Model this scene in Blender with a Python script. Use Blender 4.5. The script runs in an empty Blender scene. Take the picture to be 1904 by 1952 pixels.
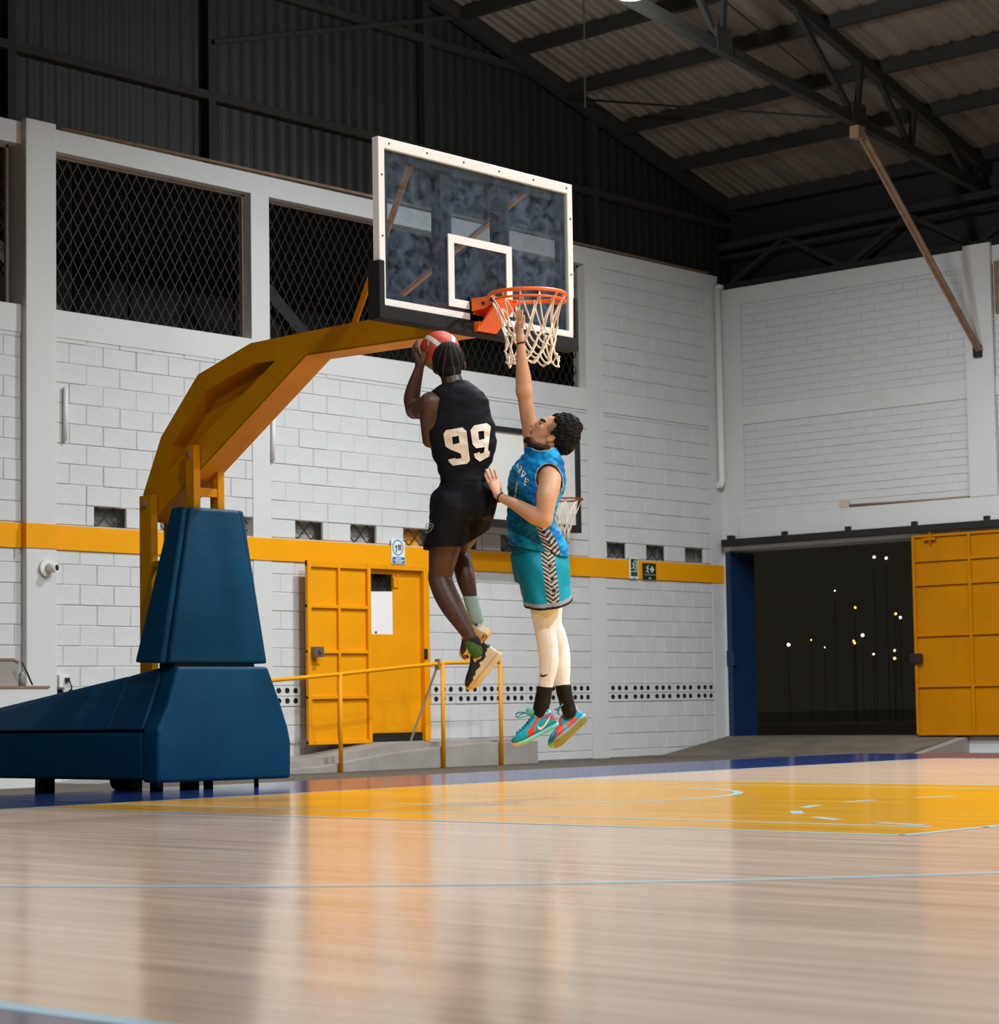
import bpy, bmesh, math, random
import numpy as np
from mathutils import Vector, Matrix
from mathutils.geometry import tessellate_polygon
random.seed(7); RNG = np.random.default_rng(7)
SC = bpy.context.scene
COL = SC.collection
PI = math.pi

# ------------------------------------------------------------------ camera
F, CX, CY = 4243.159, 961.2, 1052.426          # focal length and principal point in pixels of the 1904x1952 frame
YAW, PITCH, ROLL, CH = 0.7280, 0.0683, -0.0158, 0.5497
_fw = np.array([math.cos(YAW)*math.cos(PITCH), math.sin(YAW)*math.cos(PITCH), math.sin(PITCH)])
_r0 = np.array([math.sin(YAW), -math.cos(YAW), 0.0]); _u0 = np.cross(_r0, _fw)
CR = math.cos(ROLL)*_r0 + math.sin(ROLL)*_u0
CU = -math.sin(ROLL)*_r0 + math.cos(ROLL)*_u0
CF = _fw
CO = np.array([0, 0, CH])
cam_d = bpy.data.cameras.new('camera'); cam = bpy.data.objects.new('camera', cam_d); COL.objects.link(cam)
cam.matrix_world = Matrix(((CR[0], CU[0], -CF[0], 0), (CR[1], CU[1], -CF[1], 0), (CR[2], CU[2], -CF[2], CH), (0, 0, 0, 1)))
cam_d.sensor_width = 36.0
cam_d.shift_x = -(CX-952)/1952; cam_d.shift_y = (CY-976)/1952
cam_d.sensor_fit = 'AUTO'; cam_d.lens = F*36.0/1952
cam_d.clip_start = 0.05; cam_d.clip_end = 400
cam_d.dof.use_dof = True; cam_d.dof.focus_distance = 13.3; cam_d.dof.aperture_fstop = 6.0
SC.camera = cam

# ------------------------------------------------------------------ world, lights, exposure
SC.view_settings.view_transform = 'Standard'; SC.view_settings.look = 'None'
SC.view_settings.gamma = 1.0; SC.view_settings.use_curve_mapping = False
SC.view_settings.exposure = 0.0
wd = bpy.data.worlds.new('night'); SC.world = wd; wd.use_nodes = True
wd.node_tree.nodes['Background'].inputs[0].default_value = (0.0115, 0.0100, 0.0072, 1)
wd.node_tree.nodes['Background'].inputs[1].default_value = 1.0
def area_light(name, loc, power, size, col=(0.97, 0.99, 1.0), spread=160, aim=None):
    l = bpy.data.lights.new(name, 'AREA'); l.shape = 'DISK'; l.size = size; l.energy = power; l.color = col
    l.spread = math.radians(spread)
    o = bpy.data.objects.new(name, l); COL.objects.link(o); o.location = loc
    if aim is not None:
        o.rotation_euler = (Vector(aim)-Vector(loc)).to_track_quat('-Z', 'Y').to_euler()
    return o
LAMPS = [(12.5, -4.0, 7.8, 800), (13.0, 3.0, 7.8, 800), (14.0, 9.5, 7.8, 500), (9.8, 12.6, 7.6, 25), (17.6, 12.6, 7.6, 400),
         (20.0, 2.0, 7.6, 480), (19.5, 9.0, 7.6, 150), (6.5, 4.0, 7.8, 360), (5.5, -3.0, 7.6, 100), (0.5, 9.0, 6.6, 260)]  # left ones are unseen fills, added to brighten the players and left-facing sides
for i, (x, y, z, e) in enumerate(LAMPS):
    area_light('high_bay_or_fill_light', (x, y, z), e, 0.45)

# ------------------------------------------------------------------ helpers
def ray(px, py): return CF + (px-CX)/F*CR - (py-CY)/F*CU
def at_z(px, py, z=0.0): d = ray(px, py); return CO + d*((z-CO[2])/d[2])
def at_y(px, py, y): d = ray(px, py); return CO + d*(y/d[1])
def at_x(px, py, x): d = ray(px, py); return CO + d*(x/d[0])
def srgb(r, g, b):
    f = lambda c: (c/255/12.92) if c/255 <= 0.04045 else ((c/255+0.055)/1.055)**2.4
    return (f(r), f(g), f(b), 1.0)
MATS = {}
def mat(name, col, rough=0.6, metal=0.0, noise=0.0, nscale=8.0, bump=0.0, bscale=60.0, spec=0.5, stretch=None, col2=None, coat=0.0, dist=0.01):
    if name in MATS: return MATS[name]
    m = bpy.data.materials.new(name); m.use_nodes = True; nt = m.node_tree; bs = nt.nodes['Principled BSDF']
    if len(col) == 3: col = (*col, 1)
    bs.inputs['Base Color'].default_value = col; bs.inputs['Roughness'].default_value = rough
    bs.inputs['Metallic'].default_value = metal; bs.inputs['Specular IOR Level'].default_value = spec
    bs.inputs['Coat Weight'].default_value = coat
    tc = nt.nodes.new('ShaderNodeTexCoord'); mp = nt.nodes.new('ShaderNodeMapping')
    nt.links.new(tc.outputs['Object'], mp.inputs[0])
    if stretch: mp.inputs['Scale'].default_value = stretch
    if noise > 0 or col2:
        n = nt.nodes.new('ShaderNodeTexNoise'); n.inputs['Scale'].default_value = nscale; n.inputs['Detail'].default_value = 5
        nt.links.new(mp.outputs[0], n.inputs['Vector'])
        rp = nt.nodes.new('ShaderNodeValToRGB'); rp.color_ramp.elements[0].position = 0.3; rp.color_ramp.elements[1].position = 0.7
        if col2 is None: col2 = tuple(c*(1-noise) for c in col[:3]) + (1,)
        if len(col2) == 3: col2 = (*col2, 1)
        rp.color_ramp.elements[0].color = col2; rp.color_ramp.elements[1].color = col
        nt.links.new(n.outputs['Fac'], rp.inputs[0]); nt.links.new(rp.outputs[0], bs.inputs['Base Color'])
    if bump > 0:
        b = nt.nodes.new('ShaderNodeTexNoise'); b.inputs['Scale'].default_value = bscale; b.inputs['Detail'].default_value = 4
        nt.links.new(mp.outputs[0], b.inputs['Vector'])
        bp = nt.nodes.new('ShaderNodeBump'); bp.inputs['Strength'].default_value = bump; bp.inputs['Distance'].default_value = dist
        nt.links.new(b.outputs['Fac'], bp.inputs['Height']); nt.links.new(bp.outputs[0], bs.inputs['Normal'])
    MATS[name] = m; return m

class MB:
    def __init__(s): s.v = []; s.f = []; s.m = []; s.sm = []
    def add(s, vs, fs, mi=0, smooth=False):
        o = len(s.v); s.v += [tuple(map(float, p)) for p in vs]
        s.f += [tuple(i+o for i in f) for f in fs]; s.m += [mi]*len(fs); s.sm += [smooth]*len(fs); return s
    def hexa(s, p, mi=0):                     # p: 4 bottom (ccw from above), 4 top
        return s.add(p, [(3, 2, 1, 0), (4, 5, 6, 7), (0, 1, 5, 4), (1, 2, 6, 5), (2, 3, 7, 6), (3, 0, 4, 7)], mi)
    def box(s, x0, x1, y0, y1, z0, z1, mi=0):
        x0, x1 = min(x0, x1), max(x0, x1); y0, y1 = min(y0, y1), max(y0, y1); z0, z1 = min(z0, z1), max(z0, z1)
        return s.hexa([(x0, y0, z0), (x1, y0, z0), (x1, y1, z0), (x0, y1, z0), (x0, y0, z1), (x1, y0, z1), (x1, y1, z1), (x0, y1, z1)], mi)
    def bar(s, a, b, w, h, up=(0, 0, 1), mi=0):   # rectangular bar from a to b; w sideways, h along up
        a = Vector(a); b = Vector(b); d = (b-a).normalized(); u = Vector(up); sd = d.cross(u)
        if sd.length < 1e-4: u = Vector((1, 0, 0)); sd = d.cross(u)
        sd.normalize(); u = sd.cross(d).normalized()
        p = []
        for c in (a, b):
            p += [c-sd*w/2-u*h/2, c+sd*w/2-u*h/2, c+sd*w/2+u*h/2, c-sd*w/2+u*h/2]
        return s.add(p, [(0, 1, 2, 3), (7, 6, 5, 4), (0, 4, 5, 1), (1, 5, 6, 2), (2, 6, 7, 3), (3, 7, 4, 0)], mi)
    def tube(s, pts, r, n=8, mi=0, closed=False, caps=True):
        pts = [Vector(p) for p in pts]; m = len(pts); rr = r if hasattr(r, '__len__') else [r]*m
        vs = []; prev = None
        for i, p in enumerate(pts):
            if closed: t = (pts[(i+1) % m]-pts[i-1])
            else: t = (pts[min(i+1, m-1)]-pts[max(i-1, 0)])
            t.normalize()
            if prev is None:
                u = Vector((0, 0, 1)) if abs(t.z) < 0.9 else Vector((1, 0, 0)); u = (u-t*u.dot(t)).normalized()
            else: u = (prev-t*prev.dot(t)).normalized()
            prev = u; w = t.cross(u)
            for k in range(n):
                a = 2*PI*k/n; vs.append(p+(u*math.cos(a)+w*math.sin(a))*rr[i])
        fs = []
        for i in range(m if closed else m-1):
            j = (i+1) % m
            for k in range(n):
                k2 = (k+1) % n; fs.append((i*n+k, i*n+k2, j*n+k2, j*n+k))
        s.add(vs, fs, mi, True)
        if caps and not closed:
            s.add(vs[:n], [tuple(reversed(range(n)))], mi); s.add(vs[-n:], [tuple(range(n))], mi)
        return s
    def prism(s, poly, ax, d0, d1, mi=0, holes=(), msi=None):
        # poly in the two remaining axes (ax='x': (y,z); 'y': (x,z); 'z': (x,y))
        def P(q, d):
            return (d, q[0], q[1]) if ax == 'x' else (q[0], d, q[1]) if ax == 'y' else (q[0], q[1], d)
        loops = [list(poly)]+[list(h) for h in holes]
        tri = tessellate_polygon([[Vector((q[0], q[1], 0)) for q in l] for l in loops])
        flat = [q for l in loops for q in l]; n = len(flat)
        s.add([P(q, d0) for q in flat]+[P(q, d1) for q in flat], [tuple(t) for t in tri]+[tuple(i+n for i in reversed(t)) for t in tri], mi)
        o = 0
        for l in loops:
            k = len(l)
            s.add([P(q, d0) for q in l]+[P(q, d1) for q in l], [(i, (i+1) % k, k+(i+1) % k, k+i) for i in range(k)], mi if msi is None else msi)
        return s
    def sphere(s, c, r, n=16, m=10, mi=0):
        vs = []; fs = []
        r = r if hasattr(r, '__len__') else (r, r, r)
        for j in range(m+1):
            t = PI*j/m
            for i in range(n):
                a = 2*PI*i/n; vs.append((c[0]+r[0]*math.sin(t)*math.cos(a), c[1]+r[1]*math.sin(t)*math.sin(a), c[2]+r[2]*math.cos(t)))
        for j in range(m):
            for i in range(n): fs.append((j*n+i, (j+1)*n+i, (j+1)*n+(i+1) % n, j*n+(i+1) % n))
        return s.add(vs, fs, mi, True)
    def mesh(s, name, mats, off=(0, 0, 0), bevel=0, seg=2, smooth=None):
        me = bpy.data.meshes.new(name)
        me.from_pydata([(p[0]-off[0], p[1]-off[1], p[2]-off[2]) for p in s.v], [], s.f)
        for mt in mats: me.materials.append(mt)
        me.polygons.foreach_set('material_index', s.m); me.polygons.foreach_set('use_smooth', s.sm)
        bm = bmesh.new(); bm.from_mesh(me)
        bmesh.ops.remove_doubles(bm, verts=bm.verts, dist=1e-5)
        bmesh.ops.recalc_face_normals(bm, faces=bm.faces)
        if bevel > 0:
            es = [e for e in bm.edges if len(e.link_faces) == 2 and e.calc_face_angle(0) > 0.35]
            bmesh.ops.bevel(bm, geom=es, offset=bevel, segments=seg, profile=0.6, affect='EDGES', clamp_overlap=True)
        if smooth:
            for f in bm.faces: f.smooth = True
        bm.to_mesh(me); bm.free(); me.update()
        return me
def root_of(o):
    while o.parent: o = o.parent
    return o
def link(name, me, parent=None, loc=(0, 0, 0)):
    o = bpy.data.objects.new(name, me); COL.objects.link(o); o.location = loc
    if parent: o.parent = parent
    return o
def obj(name, mb, m, parent=None, bevel=0, seg=2, smooth=None):
    """mb in world coordinates; a child keeps its thing's origin"""
    mats = m if isinstance(m, (list, tuple)) else [m]
    if parent: off = ORG[root_of(parent).name]
    else:
        a = np.array(mb.v); off = tuple((a.min(0)+a.max(0))/2*np.array([1, 1, 0])+np.array([0, 0, 1])*a.min(0))
    o = link(name, mb.mesh(name, mats, off, bevel, seg, smooth), parent, (0, 0, 0) if parent else off)
    if not parent: ORG[o.name] = off
    return o
ORG = {}
def tag(o, label=None, cat=None, group=None, kind=None):
    if label: o['label'] = label
    if cat: o['category'] = cat
    if group: o['group'] = group
    if kind: o['kind'] = kind
    return o
def thing(name, loc, label=None, cat=None, group=None, kind=None):
    o = bpy.data.objects.new(name, None); COL.objects.link(o); o.location = loc; o.empty_display_size = 0.1
    ORG[o.name] = tuple(loc); return tag(o, label, cat, group, kind)
def inst(name, me, parent, wloc, scale=(1, 1, 1), rot=(0, 0, 0)):
    off = ORG[root_of(parent).name]
    o = link(name, me, parent, (wloc[0]-off[0], wloc[1]-off[1], wloc[2]-off[2])); o.scale = scale; o.rotation_euler = rot; return o

# ------------------------------------------------------------------ materials
M_white = mat('white_wall_paint', srgb(210, 211, 210), 0.75, noise=0.07, nscale=1.3, bump=0.25, bscale=40)
M_block = mat('painted_block', srgb(208, 210, 210), 0.8, noise=0.08, nscale=3.0, bump=0.4, bscale=28)
M_mortar = mat('painted_mortar', srgb(198, 196, 193), 0.9, noise=0.12, nscale=2)
M_bandy = mat('yellow_wall_band', srgb(244, 164, 0), 0.6, spec=0.2, noise=0.08, nscale=2)
M_doory = mat('yellow_door_enamel', srgb(238, 158, 0), 0.5, spec=0.25, noise=0.10, nscale=2.2, bump=0.08, bscale=5)
M_doory2 = mat('yellow_gate_enamel', srgb(192, 122, 0), 0.5, spec=0.12, noise=0.15, nscale=1.6, bump=0.08, bscale=4)
M_stand = mat('yellow_stand_paint', srgb(214, 146, 2), 0.42, spec=0.3, noise=0.18, nscale=2.5, bump=0.05, bscale=20)
M_padb = mat('blue_vinyl', srgb(0, 62, 94), 0.5, spec=0.15, noise=0.22, nscale=2.2, bump=0.35, bscale=4.0, dist=0.03)
M_black = mat('black_paint', srgb(26, 25, 24), 0.5, noise=0.2, nscale=10)
M_blackm = mat('rubber_or_hole_shade', srgb(20, 20, 20), 0.7)
M_steel = mat('dark_steel', srgb(30, 27, 21), 0.8, noise=0.25, nscale=5)
M_roof = mat('fibre_cement_sheet', srgb(112, 102, 92), 0.8, noise=0.35, nscale=1.2, bump=0.3, bscale=20, stretch=(0.6, 3, 1))
M_gable = mat('dark_sheet_metal', srgb(23, 22, 18), 0.65, noise=0.3, nscale=1.0)
M_conc = mat('grey_concrete', srgb(158, 152, 146), 0.85, noise=0.25, nscale=2.5, bump=0.4, bscale=30)
M_concd = mat('dark_concrete', srgb(92, 84, 72), 0.85, noise=0.35, nscale=1.8, bump=0.4, bscale=25)
M_rust = mat('old_brown_steel', srgb(150, 122, 96), 0.7, noise=0.35, nscale=9)
M_orange = mat('orange_enamel', srgb(252, 108, 8), 0.4)
M_frame = mat('white_enamel', srgb(244, 242, 238), 0.4, noise=0.05, nscale=3)
M_cord = mat('net_cord', srgb(236, 222, 200), 0.8)
M_pipe = mat('white_plastic_pipe', srgb(226, 224, 220), 0.45)
M_mesh = mat('old_wire', srgb(46, 39, 33), 0.6, noise=0.3, nscale=6)
M_line = mat('pale_blue_line', srgb(150, 188, 204), 0.22, bump=0.05, bscale=3)
M_night = mat('night_plaster', srgb(40, 38, 34), 0.9)
def floor_mat(name, c1, c2, rough, streak=True):
    m = bpy.data.materials.new(name); m.use_nodes = True; nt = m.node_tree; bs = nt.nodes['Principled BSDF']
    tc = nt.nodes.new('ShaderNodeTexCoord'); mp = nt.nodes.new('ShaderNodeMapping'); mp.inputs['Scale'].default_value = (14, 0.55, 1)
    nt.links.new(tc.outputs['Object'], mp.inputs[0])
    n = nt.nodes.new('ShaderNodeTexNoise'); n.inputs['Scale'].default_value = 1.0; n.inputs['Detail'].default_value = 6; n.inputs['Roughness'].default_value = 0.65
    nt.links.new(mp.outputs[0], n.inputs['Vector'])
    rp = nt.nodes.new('ShaderNodeValToRGB'); e = rp.color_ramp.elements; e[0].position = 0.28; e[1].position = 0.72; e[0].color = c2; e[1].color = c1
    nt.links.new(n.outputs['Fac'], rp.inputs[0]); nt.links.new(rp.outputs[0], bs.inputs['Base Color'])
    # long shallow waves of the strips, and their varnish
    w = nt.nodes.new('ShaderNodeTexNoise'); w.inputs['Scale'].default_value = 1.0; w.inputs['Detail'].default_value = 3
    mp2 = nt.nodes.new('ShaderNodeMapping'); mp2.inputs['Scale'].default_value = (5, 0.8, 1); nt.links.new(tc.outputs['Object'], mp2.inputs[0]); nt.links.new(mp2.outputs[0], w.inputs['Vector'])
    bp = nt.nodes.new('ShaderNodeBump'); bp.inputs['Strength'].default_value = 0.10; bp.inputs['Distance'].default_value = 0.02
    nt.links.new(w.outputs['Fac'], bp.inputs['Height']); nt.links.new(bp.outputs[0], bs.inputs['Normal'])
    r2 = nt.nodes.new('ShaderNodeMapRange'); r2.inputs['To Min'].default_value = rough*0.75; r2.inputs['To Max'].default_value = rough*1.3
    nt.links.new(n.outputs['Fac'], r2.inputs['Value']); nt.links.new(r2.outputs[0], bs.inputs['Roughness'])
    bs.inputs['IOR'].default_value = 1.52
    MATS[name] = m; return m
M_wood = floor_mat('varnished_maple', srgb(208, 182, 158), srgb(170, 146, 125), 0.15)
M_key = floor_mat('yellow_floor_paint', srgb(220, 160, 0), srgb(200, 142, 0), 0.15)
M_border = floor_mat('navy_floor_paint', srgb(26, 48, 104), srgb(16, 32, 78), 0.14)

# ------------------------------------------------------------------ floor
W, XR, G = 17.675, 24.25, -0.14                # back wall plane, right wall plane, level of the concrete round the raised court
HX, BY = 10.2, 9.246                           # hoop axis and board face
BL, SLX, SRX = 10.6, 2.52, 17.72               # baseline, left and right sidelines
mb = MB(); mb.box(0.2, 19.2, -8.0, 12.35, -0.115, 0.0)
floor = tag(obj('floor', mb, M_wood), kind='structure')
def flat(name, m, polys, z):
    mb = MB()
    for q in polys: mb.prism(q, 'z', -0.02, z)
    return obj(name, mb, m, floor)
flat('painted_border', M_border, [[(0.2, BL), (19.2, BL), (19.2, 12.35), (0.2, 12.35)], [(SRX, -8), (19.2, -8), (19.2, BL), (SRX, BL)], [(0.2, -8), (SLX, -8), (SLX, BL), (0.2, BL)]], 0.0006)
KX0, KX1, FT = 7.76, 12.42, 4.80
flat('painted_key', M_key, [[(KX0, FT), (KX1, FT), (KX1, BL), (KX0, BL)]], 0.0006)
def strip(pts, w, z=0.0012):
    mb = MB(); n = len(pts)
    L = []; R = []
    for i in range(n):
        a = Vector(pts[max(i-1, 0)]); b = Vector(pts[min(i+1, n-1)]); t = (b-a).normalized(); nn = Vector((-t.y, t.x))*w/2
        L.append(Vector(pts[i])+nn); R.append(Vector(pts[i])-nn)
    vs = [(p.x, p.y, z) for p in L]+[(p.x, p.y, z) for p in R]
    mb.add(vs, [(i, n+i, n+i+1, i+1) for i in range(n-1)])
    return mb
def line(pts, w=0.05): return obj('court_line', strip(pts, w), M_line, floor)
line([(KX0, BL), (KX0, FT)]); line([(KX1, BL), (KX1, FT)]); line([(KX0, FT), (KX1, FT)])
line([(KX0+0.56, BL), (KX0+0.56, FT+0.2)], 0.045); line([(KX1-0.5, BL), (KX1-0.5, FT+0.2)], 0.045)
line([(SLX, BL), (SLX, -8)], 0.06); line([(SRX, BL), (SRX, -8)]); line([(SLX, BL), (SRX, BL)], 0.04)
line([(HX+6.65*math.cos(a), BY-0.376+6.65*math.sin(a)) for a in np.linspace(PI*0.93, PI*2.07, 90)])
line([(HX+1.22*math.cos(a), BY-0.376+1.22*math.sin(a)) for a in np.linspace(PI, PI*2, 40)], 0.06)
for k in range(9):                              # dashed half of the free-throw circle
    a0 = PI*(0.04+k*0.107); line([(HX+1.8*math.cos(a), FT+1.8*math.sin(a)) for a in np.linspace(a0, a0+0.16, 5)], 0.06)
line([(HX+1.8*math.cos(a), FT+1.8*math.sin(a)) for a in np.linspace(PI, PI*2, 40)], 0.05)
mb = MB(); mb.box(-3, 30, -10, W+0.2, -0.3, G)
obj('concrete_apron', mb, M_concd, floor)

# ------------------------------------------------------------------ back wall
wall = thing('wall_back', (18, W, G), kind='structure')
ZT = 6.29; ZW1, ZW0 = 6.07, 4.49; ZB = 4.22; VT, VB = 2.575, 2.375; BT, BB = 2.362, 2.125
X0 = 9.0
PIL = (12.856, 13.216); C1 = (15.83, 16.09); C2 = (21.43, 21.75)
D0, D1, DZ0, DZ1 = 17.56, 18.47, 0.15, 2.14      # wicket opening
cols = MB()
FR = [(PIL[0], PIL[1]), C1, C2, (24.0, XR)]
for a, b in FR: obj('column', MB().box(a, b, W, W+0.2, G, ZT), M_white, wall)
for a, b in ((X0, PIL[0]), (PIL[1], C1[0]), (C1[1], C2[0]), (C2[1], 24.0)):
    obj('ring_beam', MB().box(a, b, W, W+0.2, ZW1, ZT), M_white, wall)
    obj('sill_beam', MB().box(a, b, W, W+0.2, ZB, ZW0), M_white, wall)
obj('mortar_bed', MB().box(C2[1], 24.0, W+.015, W+0.19, ZW0, ZW1), M_mortar, wall)
pl = MB(); pl.box(PIL[0], PIL[1], W-0.075, W, G, ZT+0.03); obj('pilaster', pl, M_white, wall, bevel=0.012)
for x0_, x1_, z0_, z1_ in ((X0, D0, G, VB), (D1, XR, G, VB), (D0, D1, DZ1, VB), (D0, D1, G, DZ0), (X0, XR, VT, ZB)):
    obj('mortar_bed', MB().box(x0_, x1_, W+0.015, W+0.19, z0_, z1_), M_mortar, wall)
obj('mortar_bed', MB().box(X0, XR, W+0.19, W+0.22, VB, VT), M_mortar, wall)
bd = MB(); bd.box(X0, 24.27, W-0.012, W+0.03, BB, BT); bd.box(PIL[0]-0.01, PIL[1]+0.01, W-0.086, W, BB, BT)
obj('yellow_band', bd, M_bandy, wall)
BLK = 0.42
def block_mesh(name, l, h, d=0.03, m=None):
    mb = MB(); c = 0.006; x, z = l/2-0.003, h/2-0.003
    mb.add([(-x, d, -z), (x, d, -z), (x, d, z), (-x, d, z), (-x, c, -z), (x, c, -z), (x, c, z), (-x, c, z),
            (-x+c, 0, -z+c), (x-c, 0, -z+c), (x-c, 0, z-c), (-x+c, 0, z-c)],
           [(0, 1, 5, 4), (1, 2, 6, 5), (2, 3, 7, 6), (3, 0, 4, 7), (4, 5, 9, 8), (5, 6, 10, 9), (6, 7, 11, 10), (7, 4, 8, 11), (8, 9, 10, 11)])
    return mb.mesh(name, [m or M_block])
me_block = block_mesh('concrete_block', BLK, 0.2)
me_half = block_mesh('concrete_block_thin', BLK, 0.1)
def vent_brick_mesh():
    l, h = BLK/2-0.003, 0.055; mb = MB(); n = 10; hs = []
    outer = [(-l, -h+0.003), (l, -h+0.003), (l, h-0.003), (-l, h-0.003)]
    for cx in (-0.125, 0.0, 0.125):
        hs.append([(cx+0.036*math.cos(-2*PI*k/n)*(1+0.12*math.sin(k*2.3+cx*40)), 0.003+0.032*math.sin(-2*PI*k/n)) for k in range(n)])
    lp = [outer]+hs; tri = tessellate_polygon([[Vector((q[0], q[1], 0)) for q in l_] for l_ in lp]); fl_ = [q for l_ in lp for q in l_]
    mb.add([(q[0], 0, q[1]) for q in fl_], [tuple(t) for t in tri], 0)
    mb.add([(q[0], 0, q[1]) for q in outer]+[(q[0], .03, q[1]) for q in outer], [(i, (i+1) % 4, 4+(i+1) % 4, 4+i) for i in range(4)], 0)
    for q in hs: mb.add([(x, 0.011, z) for x, z in q], [tuple(range(n))], 1)  # black discs and hole walls paint in the darkness of the hollows
    for q in hs: mb.add([(x, 0.0, z) for x, z in q]+[(x, 0.011, z) for x, z in q], [(i, (i+1) % n, n+(i+1) % n, n+i) for i in range(n)], 1)
    return mb.mesh('vent_brick', [M_block, M_blackm])
me_vent = vent_brick_mesh()
blocks = []                                     # (x centre, z centre, length, height)
def lay(x0, x1, z, h, shift, skip=()):
    x = x0-shift*BLK
    while x < x1-0.02:
        a, b = max(x, x0), min(x+BLK, x1)
        if b-a > 0.03 and not any(b > s0+0.01 and a < s1-0.01 for s0, s1 in skip): blocks.append(((a+b)/2, z+h/2, b-a, h))
        elif b-a > 0.03:
            for s0, s1 in skip:
                if b > s0+0.01 and a < s1-0.01:
                    if a < s0-0.03: blocks.append(((a+s0)/2, z+h/2, s0-a, h))
                    if b > s1+0.03: blocks.append(((s1+b)/2, z+h/2, b-s1, h))
        x += BLK
BAYS = [(11.6, PIL[0]), (PIL[1], C1[0]), (C1[1], C2[0]), (C2[1], 24.0)]
DOORSKIP = [(16.6, D1+0.06)]
vents = [13.73, 14.57, 15.40, 16.45, 17.28, 18.12, 18.95, 19.78, 20.60, 21.79, 22.58, 23.42]
for x0, x1 in BAYS:
    k = 0
    z = VT
    while z < ZB-0.02:
        h = min(0.2, ZB-z); lay(x0, x1, z, h, 0.5*(k % 2)); z += h; k += 1
    for i, z in enumerate((1.986, 1.786, 1.586, 1.386, 1.186, 0.986, 0.786)):
        lay(x0, x1, z, 0.2 if i else BB-1.986, 0.5*(i % 2)+0.2, DOORSKIP)
    for i, z in enumerate((0.36, 0.16, -0.04, G)):
        lay(x0, x1, z, (0.2, 0.2, 0.2, 0.1)[i], 0.5*(i % 2)+0.2, [(16.0, 20.0)] if i > 1 else DOORSKIP)
    lay(x0, x1, VB, VT-VB, 0.0, [(v, v+0.4) for v in vents])
    for r, z in enumerate((0.675, 0.565)):      # two rows of hollow bricks
        for s0_, s1_ in ([(x0, 16.5), (D1+0.06, x1)] if x0 < 17 < x1 else [(x0, x1)]):
            n_ = max(1, round((s1_-s0_)/BLK)); w_ = (s1_-s0_)/n_
            for i_ in range(n_): inst('vent_brick', me_vent, wall, (s0_+w_*(i_+.5), W+random.uniform(-.002, .002), z+0.055), (w_/BLK, 1, 1))
for k_ in range(8): lay(C2[1], 24.0, ZW0+.2*k_, min(.2, ZW1-ZW0-.2*k_), 0.5*(k_ % 2))
blocks.sort(key=lambda q: q[0])
rest = MB()
for i, (x, z, l, h) in enumerate(blocks):
    y = W+0.004+random.uniform(0, 0.006)
    if i < 300:
        inst('concrete_block', me_block if h > 0.12 else me_half, wall, (x, y, z), (l/BLK, 1, h/(0.2 if h > 0.12 else 0.1)), (random.uniform(-.012, .012), random.uniform(-.004, .004), random.uniform(-.008, .008)))
    else: rest.box(x-l/2+0.004, x+l/2-0.004, y, y+0.03, z-h/2+0.004, z+h/2-0.004)
tag(obj('block_courses', rest, M_block, wall, bevel=0.004, seg=1), kind='stuff')
for x in (15.95, 21.59):                         # render joint lines beside the flush columns
    pass
# wire-mesh windows and small vents
def diamond(x0, x1, z0, z1, y, px, pz, w=0.007, ph=0.0):
    mb = MB(); sl = pz/px
    for sgn in (1, -1):
        k0 = -int((z1-z0)/pz)-3; k1 = int((x1-x0)/px)+int((z1-z0)/pz)+4
        for k in range(k0, k1):
            # line x = xa + sgn*(z-z0)/sl
            xa = x0+ph+k*px
            pts = []
            za, zb = z0, z1
            if sgn > 0: lo, hi = (x0-xa)*sl+z0, (x1-xa)*sl+z0
            else: lo, hi = (xa-x1)*sl+z0, (xa-x0)*sl+z0
            za, zb = max(z0, lo), min(z1, hi)
            if zb-za < 0.02: continue
            mb.bar((xa+sgn*(za-z0)/sl, y+0.003*sgn, za), (xa+sgn*(zb-z0)/sl, y+0.003*sgn, zb), w, w, (0, 1, 0))
    return mb
wn = 1
for a, b in ((X0+1, PIL[0]-0.07), (PIL[1], C1[0]), (C1[1], C2[0])):
    w = thing('window_%d' % wn, ((a+b)/2, W, ZW0), kind='structure'); wn += 1
    obj('wire_mesh', diamond(a+0.04, b-0.04, ZW0+0.02, ZW1-0.02, W+0.13, 0.125, 0.215), M_mesh, w)['kind'] = 'stuff'
    fr = MB()
    fr.box(a, b, W+0.11, W+0.15, ZW1-0.03, ZW1); fr.box(a, b, W+0.11, W+0.15, ZW0, ZW0+0.02)
    fr.box(a, a+0.03, W+0.11, W+0.15, ZW0, ZW1); fr.box(b-0.03, b, W+0.11, W+0.15, ZW0, ZW1)
    obj('window_frame', fr, mat('grey_window_angle', srgb(150, 140, 132), 0.6, noise=0.2), w)
M_vback = [mat('grey_vent_back', srgb(116, 120, 120), 0.8, noise=0.25, nscale=6), mat('pale_vent_back', srgb(168, 166, 162), 0.8, noise=0.3, nscale=5), mat('ochre_vent_back', srgb(226, 150, 40), 0.7)]
for i, v in enumerate(vents):
    q = MB(); q.box(v, v+0.4, W+0.15, W+0.19, VB, VT)
    obj('vent_panel', q, M_vback[2 if i == 5 else 0 if i in (0, 9, 10, 11) else 1], wall)
    if i != 11: obj('vent_wire', diamond(v, v+0.4, VB, VT, W+0.06, 0.2, 0.2, 0.009, 0.07+0.03*(i % 3)), M_steel if i else M_mesh, wall)
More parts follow.
